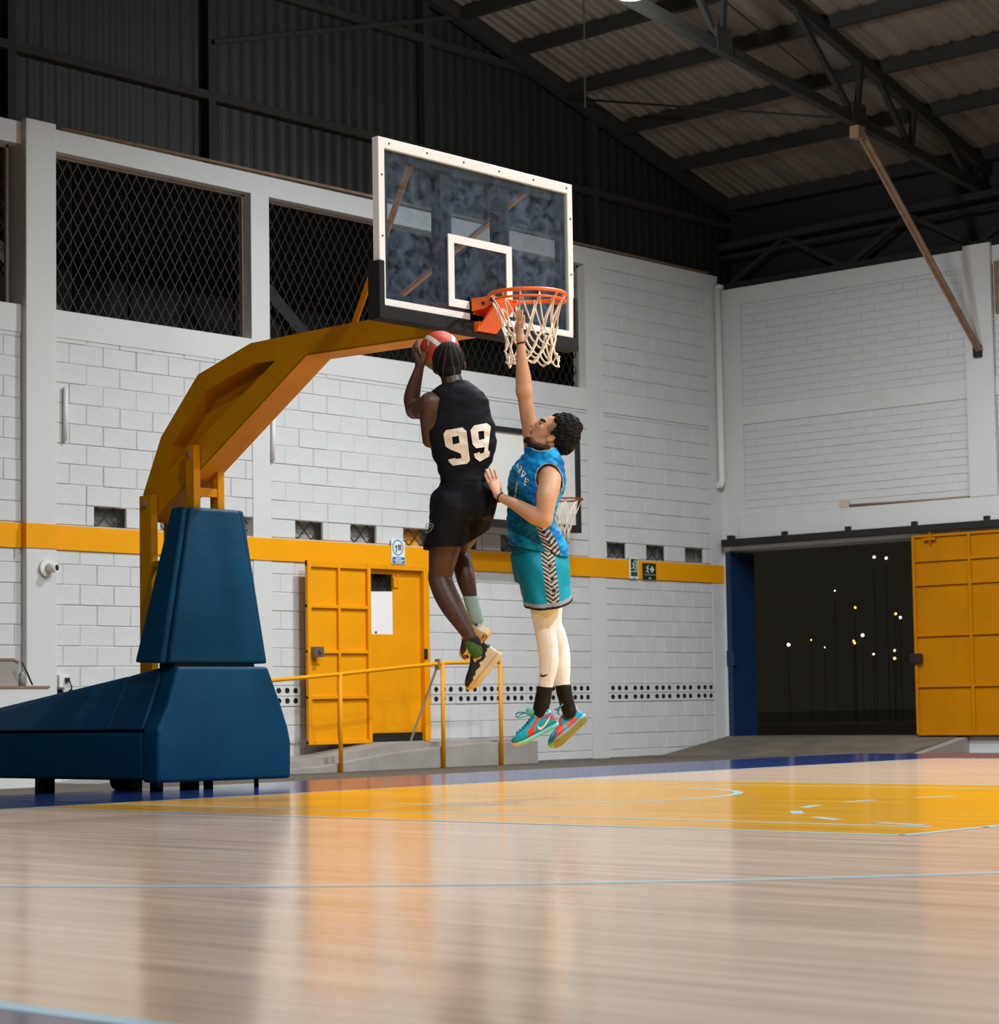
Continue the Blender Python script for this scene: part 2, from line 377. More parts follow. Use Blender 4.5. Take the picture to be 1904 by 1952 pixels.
# night outside: the roof of the next shed, seen faintly through the wire
out = thing('lean_to_roof', (14, W+3, 3), 'dim steel lean-to roof outside behind the wire mesh windows', 'roof')
for xa in (13.2, 17.0):
    q = MB(); q.bar((xa, W+1.4, 5.6), (xa+1.9, W+1.4, 4.1), 0.16, 0.16); obj('rafter', q, mat('shed_steel', srgb(60, 60, 56), 0.6), out)
q = MB()
for i in range(20): q.box(9+i*0.8, 9.75+i*0.8, W+2.5, W+2.55, 3.2, 7.5)
obj('sheeting', q, M_night, out)

# upper gable of dark sheet metal
gab = thing('wall_gable', (18, W+0.1, ZT), kind='structure')
def roof_z(x): return 8.843-0.275*(abs(x-HX)-8.926)
q = MB(); n = 0; xs = np.arange(7.0, 25.4, 0.0425)
vs = []; 
for i, x in enumerate(xs):
    y = W+0.12+(0.005, 0.005, -0.005, -0.005)[i % 4]
    vs += [(x, y, ZT-0.05), (x, y, roof_z(x)+0.15)]
q.add(vs, [(2*i, 2*i+2, 2*i+3, 2*i+1) for i in range(len(xs)-1)])
obj('corrugated_sheet', q, M_gable, gab)
def gbar(a, b, w, h): 
    q = MB(); q.bar(a, b, w, h); return q
obj('girt', gbar((7, W+0.03, 7.03), (25, W+0.03, 7.03), 0.06, 0.09), M_steel, gab)
obj('girt', gbar((7, W+0.03, 8.35), (20.6, W+0.03, 8.35), 0.06, 0.09), M_steel, gab)
for x in (12.75, 15.3, 18.6, 21.7): obj('gable_post', gbar((x, W+0.05, ZT), (x, W+0.05, roof_z(x)), 0.1, 0.1), M_steel, gab)
obj('rake_beam', gbar((HX, W-0.05, roof_z(HX)-0.1), (25, W-0.05, roof_z(25)-0.1), 0.12, 0.2), M_steel, gab)
obj('gable_brace', gbar((15.3, W-0.02, 7.6), (19.2, W-0.02, 8.75), 0.05, 0.05), M_steel, gab)
q = MB(); q.tube([(13.3, W-0.02, ZT+0.02), (18, W-0.02, ZT+0.035), (24, W-0.02, ZT+0.02)], 0.018, 6)
tag(obj('wall_cable', q, M_rust), 'thin brown cable lying along the top edge of the white back wall', 'cable')

# ------------------------------------------------------------------ right wall
wr = thing('wall_right', (XR, 14, G), kind='structure')
OY0, OY1, OZ0, OZ1 = 12.2, 17.58, 0.08, 2.56     # gate opening
for n_, y0_, y1_, z0_, z1_, t_ in (('top_beam', 9, 17.3, 5.86, 6.09, .2), ('mid_beam', 9, 17.3, 4.235, 4.475, .2), ('lintel', 9, 17.35, OZ1, 3.0, .5), ('lintel', 17.35, W, OZ1, 3.0, .5), ('column', 17.30, W, 3.0, 6.09, .2), ('column', OY1, W, G, OZ1, .2), ('lower_wall', 9, OY0, G, OZ1, .2)):
    obj(n_, MB().box(XR-(.05 if n_ == 'lintel' and y0_ == 9 else 0), XR+t_, y0_, y1_, z0_, z1_), M_white, wr)
q = MB(); q.box(XR-0.06, XR, 13.50, 13.88, 3.0, 6.13); obj('pilaster', q, M_white, wr, bevel=0.012)
for z0_, z1_ in ((3.0, 4.235), (4.475, 5.86)): obj('mortar_bed', MB().box(XR+0.014, XR+0.2, 9.0, 17.3, z0_, z1_), M_mortar, wr)
q = MB(); q.box(XR-0.03, XR+0.1, 9.0, 14.13, G, 0.07); obj('base_kerb', q, M_white, wr, bevel=0.01)
me_brick = block_mesh('wall_brick', BLK, 0.1025)
nb = 0
for z0, z1 in ((3.0, 4.235), (4.475, 5.86)):
    k = 0; z = z0
    while z < z1-0.03:
        h = min(0.1025, z1-z); y = 17.3+(0.21 if k % 2 else 0.0)
        while y > 12.9:
            b, a = min(y, 17.3), max(y-BLK, 12.9)
            for aa, bb in ((a, min(b, 13.5)), (max(a, 13.88), b)):
                if bb-aa > 0.03:
                    inst('wall_brick', me_brick, wr, (XR+0.004+random.uniform(0, .006), (aa+bb)/2, z+h/2), ((bb-aa)/BLK, 1, h/0.1025), (random.uniform(-.01, .01), random.uniform(-.01, .01), -PI/2+random.uniform(-.006, .006))); nb += 1
            y -= BLK
        z += h; k += 1
q = MB(); q.box(XR+0.0, XR+0.55, OY1-0.02, OY1+0.0, OZ0, OZ1-0.02); q.box(XR-0.012, XR+0.02, OY1-0.03, OY1+0.05, OZ0, OZ1-0.02)
q.box(XR-0.02, XR+0.05, OY1-0.06, OY1+0.06, 1.02, 1.22)
dl = thing('door_1', (XR, OY1, OZ0), kind='structure'); obj('blue_jamb', q, mat('dark_blue_enamel', srgb(16, 46, 84), 0.5, noise=0.2), dl)
q = MB(); q.box(XR-0.02, XR+0.6, 9, W, -0.2, OZ0); obj('sill', q, M_concd, wr)
# sloping concrete in front of the gate
q = MB(); q.prism([(22.75, G), (XR, G), (XR, OZ0)], 'y', 14.13, W-0.02)
tag(obj('gate_ramp', q, mat('ramp_concrete', srgb(112, 103, 90), 0.85, noise=0.4, nscale=2.2, bump=0.5, bscale=14)), 'wide dark concrete ramp rising to the dark gateway', 'ramp')
q = MB(); q.prism([(22.95, G), (XR-0.04, G), (XR-0.04, 0.065)], 'y', 14.0, 14.13)
tag(obj('ramp_cheek', q, M_conc), 'pale sloping concrete edge of the gate ramp under the yellow sliding gate', 'kerb')
# sliding gate on its rail
sg = thing('door_2', (XR-0.1, 13, 0.09), 'large yellow sliding gate of framed steel panels on black rail', 'gate', kind='structure')
GY0, GY1, GX = 11.2, 14.66, XR-0.10
rows = [0.10, 0.693, 1.323, 1.955, 2.255, 2.56]; ys = [GY1, 13.875, 13.09, 12.30, 11.52, GY0]
for i in range(5):
    for j in range(5):
        q = MB(); q.box(GX, GX+0.012, ys[j+1]+0.005, ys[j]-0.005, rows[i]+0.005, rows[i+1]-0.005); obj('gate_panel', q, M_doory2, sg)
for y in ys:
    q = MB(); q.box(GX-0.03, GX, y-0.02, y+0.02, rows[0], rows[-1]); obj('gate_stile', q, M_doory2, sg, bevel=0.003)
for z in rows:
    q = MB(); q.box(GX-0.026, GX, GY0, GY1, z-0.016, z+0.016); obj('gate_rail', q, M_doory2, sg, bevel=0.003)
q = MB(); q.box(GX-0.07, GX-0.03, GY1-0.1, GY1+0.07, 0.98, 1.10); obj('gate_lock', q, M_steel, sg, bevel=0.008)
q = MB(); q.box(GX-0.05, GX-0.028, 14.33, 14.50, 2.50, 2.535); q.box(GX-0.04, GX-0.025, 14.40, 14.42, 2.46, 2.64); obj('roller_hanger', q, M_doory2, sg)
tr = thing('trim_1', (XR-0.12, 14, 2.6), 'black sliding gate rail along the right wall above the gateway', 'rail', kind='structure')
q = MB(); q.box(XR-0.15, XR-0.06, 9.5, 17.60, 2.605, 2.70); obj('rail_channel', q, M_black, tr, bevel=0.01)
for y in (17.5, 16.62, 15.64, 14.66, 13.64, 12.7):
    q = MB(); q.box(XR-0.10, XR, y-0.035, y+0.035, 2.69, 2.755); obj('rail_bracket', q, M_black, tr)
# night lamps far beyond the gateway
M_lamp1 = bpy.data.materials.new('amber_street_lamp'); M_lamp1.use_nodes = True
M_lamp2 = bpy.data.materials.new('white_street_lamp'); M_lamp2.use_nodes = True
for m, c in ((M_lamp1, (1.0, 0.42, 0.10, 1)), (M_lamp2, (1.0, 0.85, 0.6, 1))):
    b = m.node_tree.nodes['Principled BSDF']; b.inputs['Emission Color'].default_value = c; b.inputs['Emission Strength'].default_value = 16.0
lamps = [(1666, 1062, 1, .07), (1689, 1064, 1, .07), (1630, 1158, 0, .05), (1707, 1170, 0, .06), (1716, 1177, 1, .07), (1644, 1211, 1, .09), (1503, 1229, 1, .09), (1627, 1222, 0, .05), (1629, 1226, 0, .05),
         (1705, 1240, 0, .06), (1705, 1255, 0, .08), (1665, 1247, 1, .05), (1546, 1220, 0, .03), (1572, 1234, 1, .025), (1591, 1126, 1, .03)]
descr = ['pale lamp high in the night left of its twin', 'pale lamp high in the night nearest the gate top', 'single amber lamp in the upper middle of the night gateway', 'amber lamp just above a white floodlight', 'white floodlight right beneath an amber lamp',
         'large warm white lamp in the middle of the night gateway', 'lone warm white lamp low at the left of the gateway', 'upper of two touching small amber lamps', 'lower of two touching small amber lamps', 'small pale orange lamp above a deep orange one', 'deep orange lamp lowest at the right of the gateway',
         'small pale lamp low between the orange pairs', 'very faint red lamp left of the middle', 'very faint white lamp low in the middle', 'very faint white lamp in the upper middle']
for (px, py, k, r), d in zip(lamps, descr):
    p = CO+ray(px, py)*(66.0+.7*lamps.index((px, py, k, r)))
    o = thing('street_lamp', (p[0], p[1], -.2), 'distant '+d, 'lamp', 'distant lights seen through the gateway')
    r *= .42; q = MB(); q.sphere(p, r, 12, 8); obj('globe', q, M_lamp2 if k else M_lamp1, o)
    q = MB(); q.tube([(p[0]+.05, p[1]+.05, -.2), (p[0]+.05, p[1]+.05, p[2]-r*.5)], .008, 5); obj('lamp_post', q, mat('black_post', srgb(6, 6, 6), 0.9), o)
q = MB(); q.box(24.8, 140, -60, 80, -0.6, -0.2); obj('dark_yard', q, mat('night_asphalt', srgb(190, 188, 184), 0.95), floor)

# ------------------------------------------------------------------ roof
roof = thing('ceiling', (16, 8, 7), kind='structure')
def sheet(x0, x1, y0, y1, per=0.27, amp=0.028, m=None, name='roof_sheet'):
    q = MB(); ysn = np.arange(y0, y1, per/6); vs = []
    for y in ysn:
        a = ((y-y0)/per) % 1; h = amp*(1 if a < 0.25 else -1 if a > 0.5 and a < 0.8 else 0)
        for x in (x0, x1): vs.append((x, y, roof_z(x)+h))
    q.add(vs, [(2*i, 2*i+1, 2*i+3, 2*i+2) for i in range(len(ysn)-1)])
    return obj(name, q, m or M_roof, roof)
pur = [10.2, 11.3, 12.4, 13.5, 14.6, 15.75, 16.9, 18.02, 19.12, 20.03, 21.05, 22.13, 23.23, 24.43]
for i in range(len(pur)-1):
    x0, x1 = pur[i], pur[i+1]+(0.12 if i < len(pur)-2 else 1.3)
    yb = 2.5
    while yb < W+0.1:
        sheet(x0, x1, yb, min(yb+3.06, W+0.12)); yb += 3.04
q = MB(); q.add([(HX, 2.5, roof_z(HX)), (-5, 2.5, roof_z(HX)-4.2), (-5, W, roof_z(HX)-4.2), (HX, W, roof_z(HX))], [(0, 1, 2, 3)]); obj('roof_slope', q, M_roof, roof)
for x in pur[1:]:
    q = MB(); q.bar((x, 2.5, roof_z(x)-0.10), (x, W, roof_z(x)-0.10), 0.09, 0.15); obj('purlin', q, M_steel, roof)
TY = 13.7
def bz(x): return 7.607-0.1155*(x-17.84)
def truss(TY):
    q = MB(); q.bar((HX, TY, roof_z(HX)-0.24), (24.6, TY, roof_z(24.6)-0.22), 0.10, 0.14); obj('truss_chord', q, M_steel, roof)
    q = MB(); q.bar((13.0, TY, bz(13.0)), (24.5, TY, bz(24.5)), 0.10, 0.12); obj('truss_chord', q, M_steel, roof)
    nodes = [13.6, 16.3, 18.97, 21.58, 22.75, 24.2]
    for i, x in enumerate(nodes):
        xt = min(max(pur, key=lambda p: -abs(p-(x-1.15))), 24)
        for xx in ((x-1.25, x+0.12) if i < 4 else (x-0.7, x+0.1)):
            q = MB(); q.bar((x, TY, bz(x)), (xx, TY, roof_z(xx)-0.24), 0.06, 0.06); obj('truss_web', q, M_steel, roof)
    for x in nodes[:4]:
        q = MB(); q.prism([(x-0.14, bz(x)-0.05), (x+0.14, bz(x)-0.06), (x+0.1, bz(x)+0.2), (x-0.16, bz(x)+0.2)], 'y', TY-0.06, TY+0.06); obj('gusset', q, M_steel, roof)
truss(TY); truss(TY-4.1)
# lattice girder over the right wall
def eg(a, b, w=0.06): q = MB(); q.bar(a, b, w, w); obj('eave_member', q, M_steel, roof)
eg((24.35, 8, 6.85), (24.35, W, 6.70), 0.09); eg((24.35, 8, 6.70), (24.35, W, 6.55), 0.05); eg((24.35, 8, 6.16), (24.35, W, 6.14), 0.09)
y = W-0.1; up = False
while y > 9:
    eg((24.35, y, 6.14 if not up else 6.68), (24.35, y-0.95, 6.68 if not up else 6.14), 0.06); up = not up; y -= 0.95
q = MB(); q.box(24.6, 24.65, 8, W, 6.0, 7.45); obj('eave_sheet', q, M_gable, roof)
q = MB(); q.tube([(21.03, W-0.1, 8.10), (21.55, TY, 7.20)], 0.014, 6); obj('tie_rod', q, M_steel, roof)
q = MB(); q.tube([(18.27, 15.0, roof_z(18.27)), (18.25, 15.0, 6.95)], 0.009, 6); obj('hanging_rod', q, M_steel, roof)
# pale knee brace from truss to pilaster
kb = thing('knee_brace', (XR-0.2, 13.68, 4.78), 'long pale brown steel brace running from roof truss down to pilaster', 'brace')
q = MB(); a, b = Vector((21.60, TY, 7.05)), Vector((XR-0.09, 13.69, 4.80))
q.bar(a, b, 0.045, 0.03, (0, 1, 0)); q.bar(a+Vector((.02, -.04, .02)), b+Vector((.0, -.04, .0)), 0.02, 0.05, (0, 1, 0)); obj('angle_bar', q, M_rust, kb)
q = MB(); q.box(21.52, 21.66, TY-0.06, TY+0.06, 6.98, 7.16); obj('end_plate', q, M_rust, kb)
q = MB(); q.box(XR-0.10, XR-0.06, 13.64, 13.75, 4.72, 4.86); obj('end_plate', q, M_steel, kb)
# the lamp at the top edge of the picture
LP = CO+ray(1203, -6)*21.5
hb = thing('high_bay_lamp', tuple(LP), 'bright white high-bay lamp under the dark corrugated roof', 'lamp')
M_led = bpy.data.materials.new('led_panel'); M_led.use_nodes = True
b = M_led.node_tree.nodes['Principled BSDF']; b.inputs['Emission Color'].default_value = (0.85, 0.95, 1, 1); b.inputs['Emission Strength'].default_value = 60
q = MB(); q.tube([LP+np.array([0, 0, .02]), LP+np.array([0, 0, .0])], [.13, .13], 16); obj('led_panel', q, M_led, hb)
q = MB(); q.tube([LP+np.array([0, 0, .14]), LP+np.array([0, 0, .022])], [.07, .15], 16); obj('housing', q, M_steel, hb)
q = MB(); q.tube([LP+np.array([0, 0, .14]), (LP[0], LP[1], roof_z(LP[0]))], .012, 6); obj('hanger', q, M_steel, hb)
pl_ = bpy.data.lights.new('high_bay_glow', 'POINT'); pl_.energy = 330; pl_.color = (0.85, 0.95, 1.0); pl_.shadow_soft_size = 0.14
o = bpy.data.objects.new('high_bay_glow', pl_); COL.objects.link(o); o.location = LP+np.array([0, 0, -.18])
# ------------------------------------------------------------------ small door with its leaf, ramp and handrail
d3 = thing('door_3', (17.5, W, 0.15), 'yellow steel door with open framed leaf beside it in back wall', 'door', kind='structure')
LY = W-0.14                                       # the opened leaf lies in front of the wall
lx0, lx1, lz0, lz1 = 16.44, 17.40, 0.15, 2.135
q = MB(); q.box(lx0, lx0+0.055, LY-0.04, LY, lz0, lz1); obj('leaf_stile', q, M_doory, d3, bevel=0.004)
q = MB(); q.box(lx1-0.05, lx1, LY-0.04, LY, lz0, lz1); obj('leaf_stile', q, M_doory, d3, bevel=0.004)
q = MB(); q.box((lx0+lx1)/2-0.017, (lx0+lx1)/2+0.017, LY-0.035, LY, lz0, lz1); obj('leaf_stile', q, M_doory, d3, bevel=0.004)
zs = [lz0+0.02, 0.655, 1.15, 1.64, lz1-0.035]
for z, h in zip(zs, (0.045, 0.035, 0.035, 0.035, 0.07)):
    q = MB(); q.box(lx0, lx1, LY-0.033, LY, z-h/2, z+h/2); obj('leaf_rail', q, M_doory, d3, bevel=0.004)
for i in range(4):
    for a, b in ((lx0+0.03, (lx0+lx1)/2), ((lx0+lx1)/2, lx1-0.03)):
        q = MB(); q.box(a, b, LY, LY+0.012, zs[i], zs[i+1]); obj('leaf_panel', q, M_doory, d3)
q = MB(); q.box(lx0+0.04, lx0+0.17, LY-0.11, LY-0.035, 1.09, 1.20); q.tube([(lx0+.11, LY-.11, 1.15), (lx0+.11, LY-.13, 1.15)], .022, 10); q.tube([(lx0+.16, LY-.08, 1.13), (lx0+.22, LY-.09, 1.12)], .008, 6)
obj('box_lock', q, mat('grey_lock_metal', srgb(128, 118, 108), 0.45, 0.6, noise=0.2), d3, bevel=0.004)
# wicket in its frame
q = MB()
q.box(D0-0.06, D0-0.005, W-0.02, W+0.1, DZ0, DZ1); q.box(D1-0.06, D1+0.03, W-0.02, W+0.1, DZ0, DZ1); q.box(D0-0.004, D1-0.061, W-0.02, W+0.1, DZ1-0.05, DZ1+0.0)
obj('door_frame', q, M_doory, d3, bevel=0.004)
wx0, wx1 = D0+0.005, D0+0.415; wz0, wz1, wzm = 1.36, 2.04, 1.835
q = MB(); q.prism([(D0-0.004, DZ0+0.10), (D1-0.05, DZ0+0.10), (D1-0.05, DZ1-0.04), (D0-0.004, DZ1-0.04)], 'y', W+0.05, W+0.075, 0, [[(wx0, wz0), (wx1, wz0), (wx1, wz1), (wx0, wz1)]])
obj('wicket_sheet', q, M_doory, d3)
q = MB(); q.add([(D0+.62, W+.049, .55), (D1-.06, W+.049, .30), (D1-.06, W+.049, .95)], [(0, 1, 2)]);
q = MB(); q.box(wx1+0.0, wx1+0.085, W+0.03, W+0.05, wz1-0.15, wz1-0.03); q.box(wx1+0.05, wx1+0.07, W+0.02, W+0.05, wz1-0.10, wz1-0.0); obj('door_closer', q, M_doory, d3, bevel=0.004)
q = MB(); q.box(wx0-0.01, wx1+0.01, W+0.16, W+0.17, wz0, wz1+0.02); obj('dark_opening', q, M_night, d3)
obj('window_wire', diamond(wx0, wx1, wzm, wz1, W+0.07, 0.19, 0.27, 0.007), M_steel, d3)
q = MB(); n = 8
q.add([(wx0+(wx1-wx0)*i/n, W+0.058-0.006*math.sin(i/n*PI), wz0) for i in range(n+1)]+[(wx0+(wx1-wx0)*i/n, W+0.058-0.006*math.sin(i/n*PI), wzm+0.012*(i/n)) for i in range(n+1)], [(i, i+1, n+2+i, n+1+i) for i in range(n)])
obj('paper_sheet', q, mat('white_paper', srgb(240, 240, 240), 0.7, noise=0.03), d3)
q = MB(); q.box(wx0+0.12, wx0+0.145, W+0.045, W+0.055, wz0+0.012, wz0+0.03); obj('paper_clip', q, M_black, d3)
q = MB(); q.box(D1-0.065, D1-0.02, W-0.035, W-0.015, 1.08, 1.20); obj('lock_strike', q, M_black, d3, bevel=0.004)
q = MB(); q.box(D0+0.02, D1-0.06, W+0.03, W+0.06, DZ0, DZ0+0.095); obj('rubber_sweep', q, M_black, d3)
# ramp
RY = 16.95
ramp = thing('access_ramp', (17.5, RY, G), 'pale concrete ramp rising along back wall to the small yellow door', 'ramp')
q = MB(); q.prism([(13.2, G), (18.2, G), (18.2, 0.145), (17.3, 0.145), (16.3, 0.02), (13.4, G+0.02)], 'y', RY+0.14, W-0.002); q.box(18.2, 19.55, RY+0.14, W-0.002, G, 0.145)
obj('ramp_slab', q, M_conc, ramp)
q = MB(); q.prism([(13.2, G), (19.55, G), (19.55, 0.125), (18.35, 0.118), (17.2, 0.05), (16.1, -0.07), (13.4, G+0.02)], 'y', RY, RY+0.14)
obj('ramp_kerb', q, M_conc, ramp, bevel=0.01)
# handrail
hr = thing('handrail', (17.5, RY, G), 'yellow pipe handrail with three posts along the concrete ramp', 'handrail')
def rz(px, py): p = at_y(px, py, RY-0.03); return (p[0], RY-0.03, p[2])
top = [rz(505, 1298.5), rz(518, 1297), rz(648, 1285), rz(770, 1271.5), rz(836, 1265), rz(852, 1263.5), rz(953, 1262)]
q = MB(); q.tube(top, 0.021, 10); obj('top_rail', q, M_doory, hr)
for px, py in ((648, 1285), (843, 1264), (953, 1262)):
    p = rz(px, py); q = MB(); q.tube([(p[0], p[1], G), (p[0], p[1], p[2]+0.015)], 0.024, 12); obj('post', q, M_doory, hr)
p = rz(836, 1265); q = MB(); q.box(p[0]-0.03, p[0]+0.0, RY-0.06, RY-0.0, p[2]-0.07, p[2]+0.05); obj('rail_clamp', q, M_rust, hr)
q = MB(); q.bar((p[0]+.05, RY+.05, p[2]-.05), (p[0]+.30, W-.02, G+.3), .02, .02); obj('wall_stay', q, mat('white_stay', srgb(205, 203, 200), 0.6), hr)

# ------------------------------------------------------------------ portable basketball stand
st = thing('basketball_stand', (HX, 12.4, 0), 'portable basketball stand with blue padded base and long yellow arm', 'basketball stand')
PY = 11.69
def yv(px, py, y): p = at_y(px, py, y); return (p[0], p[2])
# front pad, lower: outline in the plane of its face
fl = [(9.595, 0.062), (10.81, 0.052), (10.815, 0.30), (10.79, 0.41), (10.725, 0.57), (10.60, 0.842), (9.78, 0.842), (9.70, 0.60), (9.60, 0.41)]
q = MB(); q.prism(fl, 'y', PY, PY+0.16); o = obj('lower_front_pad', q, M_padb, st, bevel=0.028, seg=3, smooth=True)
tp = [(9.70, 0.862), (10.59, 0.862), (10.425, 1.94), (9.995, 1.945)]
q = MB(); q.hexa([(9.72, PY+.02, .862), (10.60, PY+.02, .862), (10.58, PY+.17, .862), (9.74, PY+.17, .862), (9.975, PY+.09, 1.945), (10.43, PY+.09, 1.945), (10.42, PY+.20, 1.945), (9.985, PY+.20, 1.945)])
obj('tower_pad', q, M_padb, st, bevel=0.03, seg=3, smooth=True)
for s, xa, xb, xc, xd in ((-1, 9.725, 9.67, 9.98, 9.93), (1, 10.585, 10.64, 10.43, 10.48)):
    q = MB(); q.hexa([(xb, PY+.05, .862), (xa, PY+.05, .862), (xa, PY+.33, .875), (xb, PY+.33, .875), (xd, PY+.11, 1.945), (xc, PY+.11, 1.945), (xc, PY+.25, 1.945), (xd, PY+.25, 1.945)] if s < 0 else
                     [(xa, PY+.05, .862), (xb, PY+.05, .862), (xb, PY+.33, .875), (xa, PY+.33, .875), (xc, PY+.11, 1.945), (xd, PY+.11, 1.945), (xd, PY+.25, 1.945), (xc, PY+.25, 1.945)])
    obj('tower_side_pad', q, M_padb, st, bevel=0.022, seg=3, smooth=True)
YE = 14.35
q = MB(); q.box(9.80, 10.52, PY+.06, PY+.22, .80, .90); obj('tower_seat', q, M_black, st)
for s in (-1, 1):
    X = lambda x: HX+s*(HX-x)
    q = MB(); q.box(X(9.60), X(9.72), PY+.165, YE, 0.075, 0.40); obj('side_lower_pad', q, M_padb, st, bevel=0.03, seg=3, smooth=True)
    for ya, yb, za, zb in ((PY+.165, 12.22, .842, .785), (12.225, YE, .785, .50)):
        p = [(X(9.60), ya, .415), (X(9.72), ya, .415), (X(9.72), yb, .415), (X(9.60), yb, .415), (X(9.78), ya, za), (X(9.88), ya, za), (X(9.88), yb, zb), (X(9.78), yb, zb)]
        if s > 0: p = [p[1], p[0], p[3], p[2], p[5], p[4], p[7], p[6]]
        q = MB(); q.hexa(p); obj('side_upper_pad', q, M_padb, st, bevel=0.018, seg=3, smooth=True)
q = MB(); q.box(9.66, 10.74, YE, YE+.12, .08, .50); obj('rear_pad', q, M_padb, st, bevel=0.03, seg=3, smooth=True)
q = MB(); q.hexa([(9.86, PY+.5, .76), (10.54, PY+.5, .76), (10.54, YE, .44), (9.86, YE, .44), (9.86, PY+.5, .79), (10.54, PY+.5, .79), (10.54, YE, .47), (9.86, YE, .47)]); obj('base_cover', q, M_steel, st)
q = MB(); q.box(9.74, 10.66, PY+.18, YE-.02, .12, .34); obj('ballast_box', q, M_black, st)
for x, y in ((9.80, 13.2), (9.80, 12.35), (10.6, 13.2), (10.6, 12.55)):
    q = MB(); gz = G if y > 12.36 else 0.0
    q.tube([(x-.03, y, gz+.07), (x+.03, y, gz+.07)], 0.07, 18); q.box(x-.05, x+.05, y-.05, y+.05, gz+.10, .13); obj('wheel', q, M_blackm, st)
for x, y, r in ((9.72, 11.85, .045), (10.22, 11.9, .034), (10.63, 11.86, .017), (9.86, 12.05, .02)):
    q = MB(); q.tube([(x, y, 0.0), (x, y, 0.14)], r, 12); obj('jack_leg', q, M_black, st)
# posts
def post(x0, x1, y0, y1, z0, z1, name='post'):
    q = MB(); q.box(x0, x1, y0, y1, z0, z1); obj(name, q, M_stand, st, bevel=0.004)
AX0, AX1 = 10.13, 10.27
for x0, x1 in ((10.06, 10.12), (10.28, 10.34)):
    post(x0, x1, 12.31, 12.44, 0.70, 2.07); post(x0, x1, 11.845, 11.93, 0.80, 2.385)
    q = MB(); q.tube([(x0-.02, 12.375, 2.0), (x1+.02, 12.375, 2.0)], .022, 12); q.tube([(x0-.03, 12.375, 2.0), (x1+.03, 12.375, 2.0)], .012, 6); obj('pivot_bolt', q, M_rust, st)
    q = MB(); q.tube([(x0-.02, 11.89, 2.32), (x1+.02, 11.89, 2.32)], .02, 12); obj('pivot_bolt', q, M_rust, st)
q = MB(); q.box(10.12, 10.28, 11.85, 11.89, 2.03, 2.09); obj('crossbar', q, M_stand, st, bevel=0.003)
q = MB(); q.box(10.07, 10.12, 11.93, 12.31, 1.555, 1.60); obj('crossbar', q, M_stand, st, bevel=0.003)
q = MB(); q.box(10.28, 10.33, 11.93, 12.31, 1.555, 1.60); obj('crossbar', q, M_stand, st, bevel=0.003)
# arm: box girder with a pocket in its side
outer = [(9.28, 2.915), (9.28, 2.975), (9.51, 2.985), (10.289, 3.06), (11.323, 3.043), (11.878, 2.887), (12.281, 2.485), (12.483, 2.091), (12.44, 1.90), (12.36, 1.90), (12.027, 2.065), (11.50, 2.455), (10.771, 2.90)]
outer = [(9.27, 2.88), (9.27, 2.975), (9.94, 3.046), (10.289, 3.06), (11.323, 3.043), (11.878, 2.887), (12.281, 2.485), (12.483, 2.091), (12.45, 1.90), (12.38, 1.89), (10.771, 2.90)]
hole = [(12.253, 2.206), (12.161, 2.409), (11.801, 2.764), (11.298, 2.90), (11.076, 2.894)]
q = MB(); q.prism(outer, 'x', AX0, AX1-.012, 0, [hole]); q.prism(outer, 'x', AX1-.012, AX1); 
arm = obj('arm', q, M_stand, st)
# lower flange plate a little wider than the girder
def flange(a, b, t=0.012, w=0.10):
    q = MB(); q.bar((HX+.04, a[0], a[1]), (HX+.04, b[0], b[1]), AX1-AX0+w-.02, t, (0, 0, 1)); obj('arm_flange', q, M_stand, st)
flange((12.38, 1.888), (10.771, 2.897)); flange((10.771, 2.897), (9.27, 2.877))
# braces to the upper board corners
for xe in (9.66, 10.74):
    q = MB(); a = Vector((HX+(-.05 if xe < HX else .05), 10.33, 3.05)); b = Vector((xe, BY+.075, 3.86)); q.bar(a, b, .02, .03, (0, 1, 0))
    q.bar(a+Vector((0, .02, .0)), b+Vector((0, .02, .0)), .034, .008, (0, 1, 0)); obj('board_brace', q, M_stand, st)
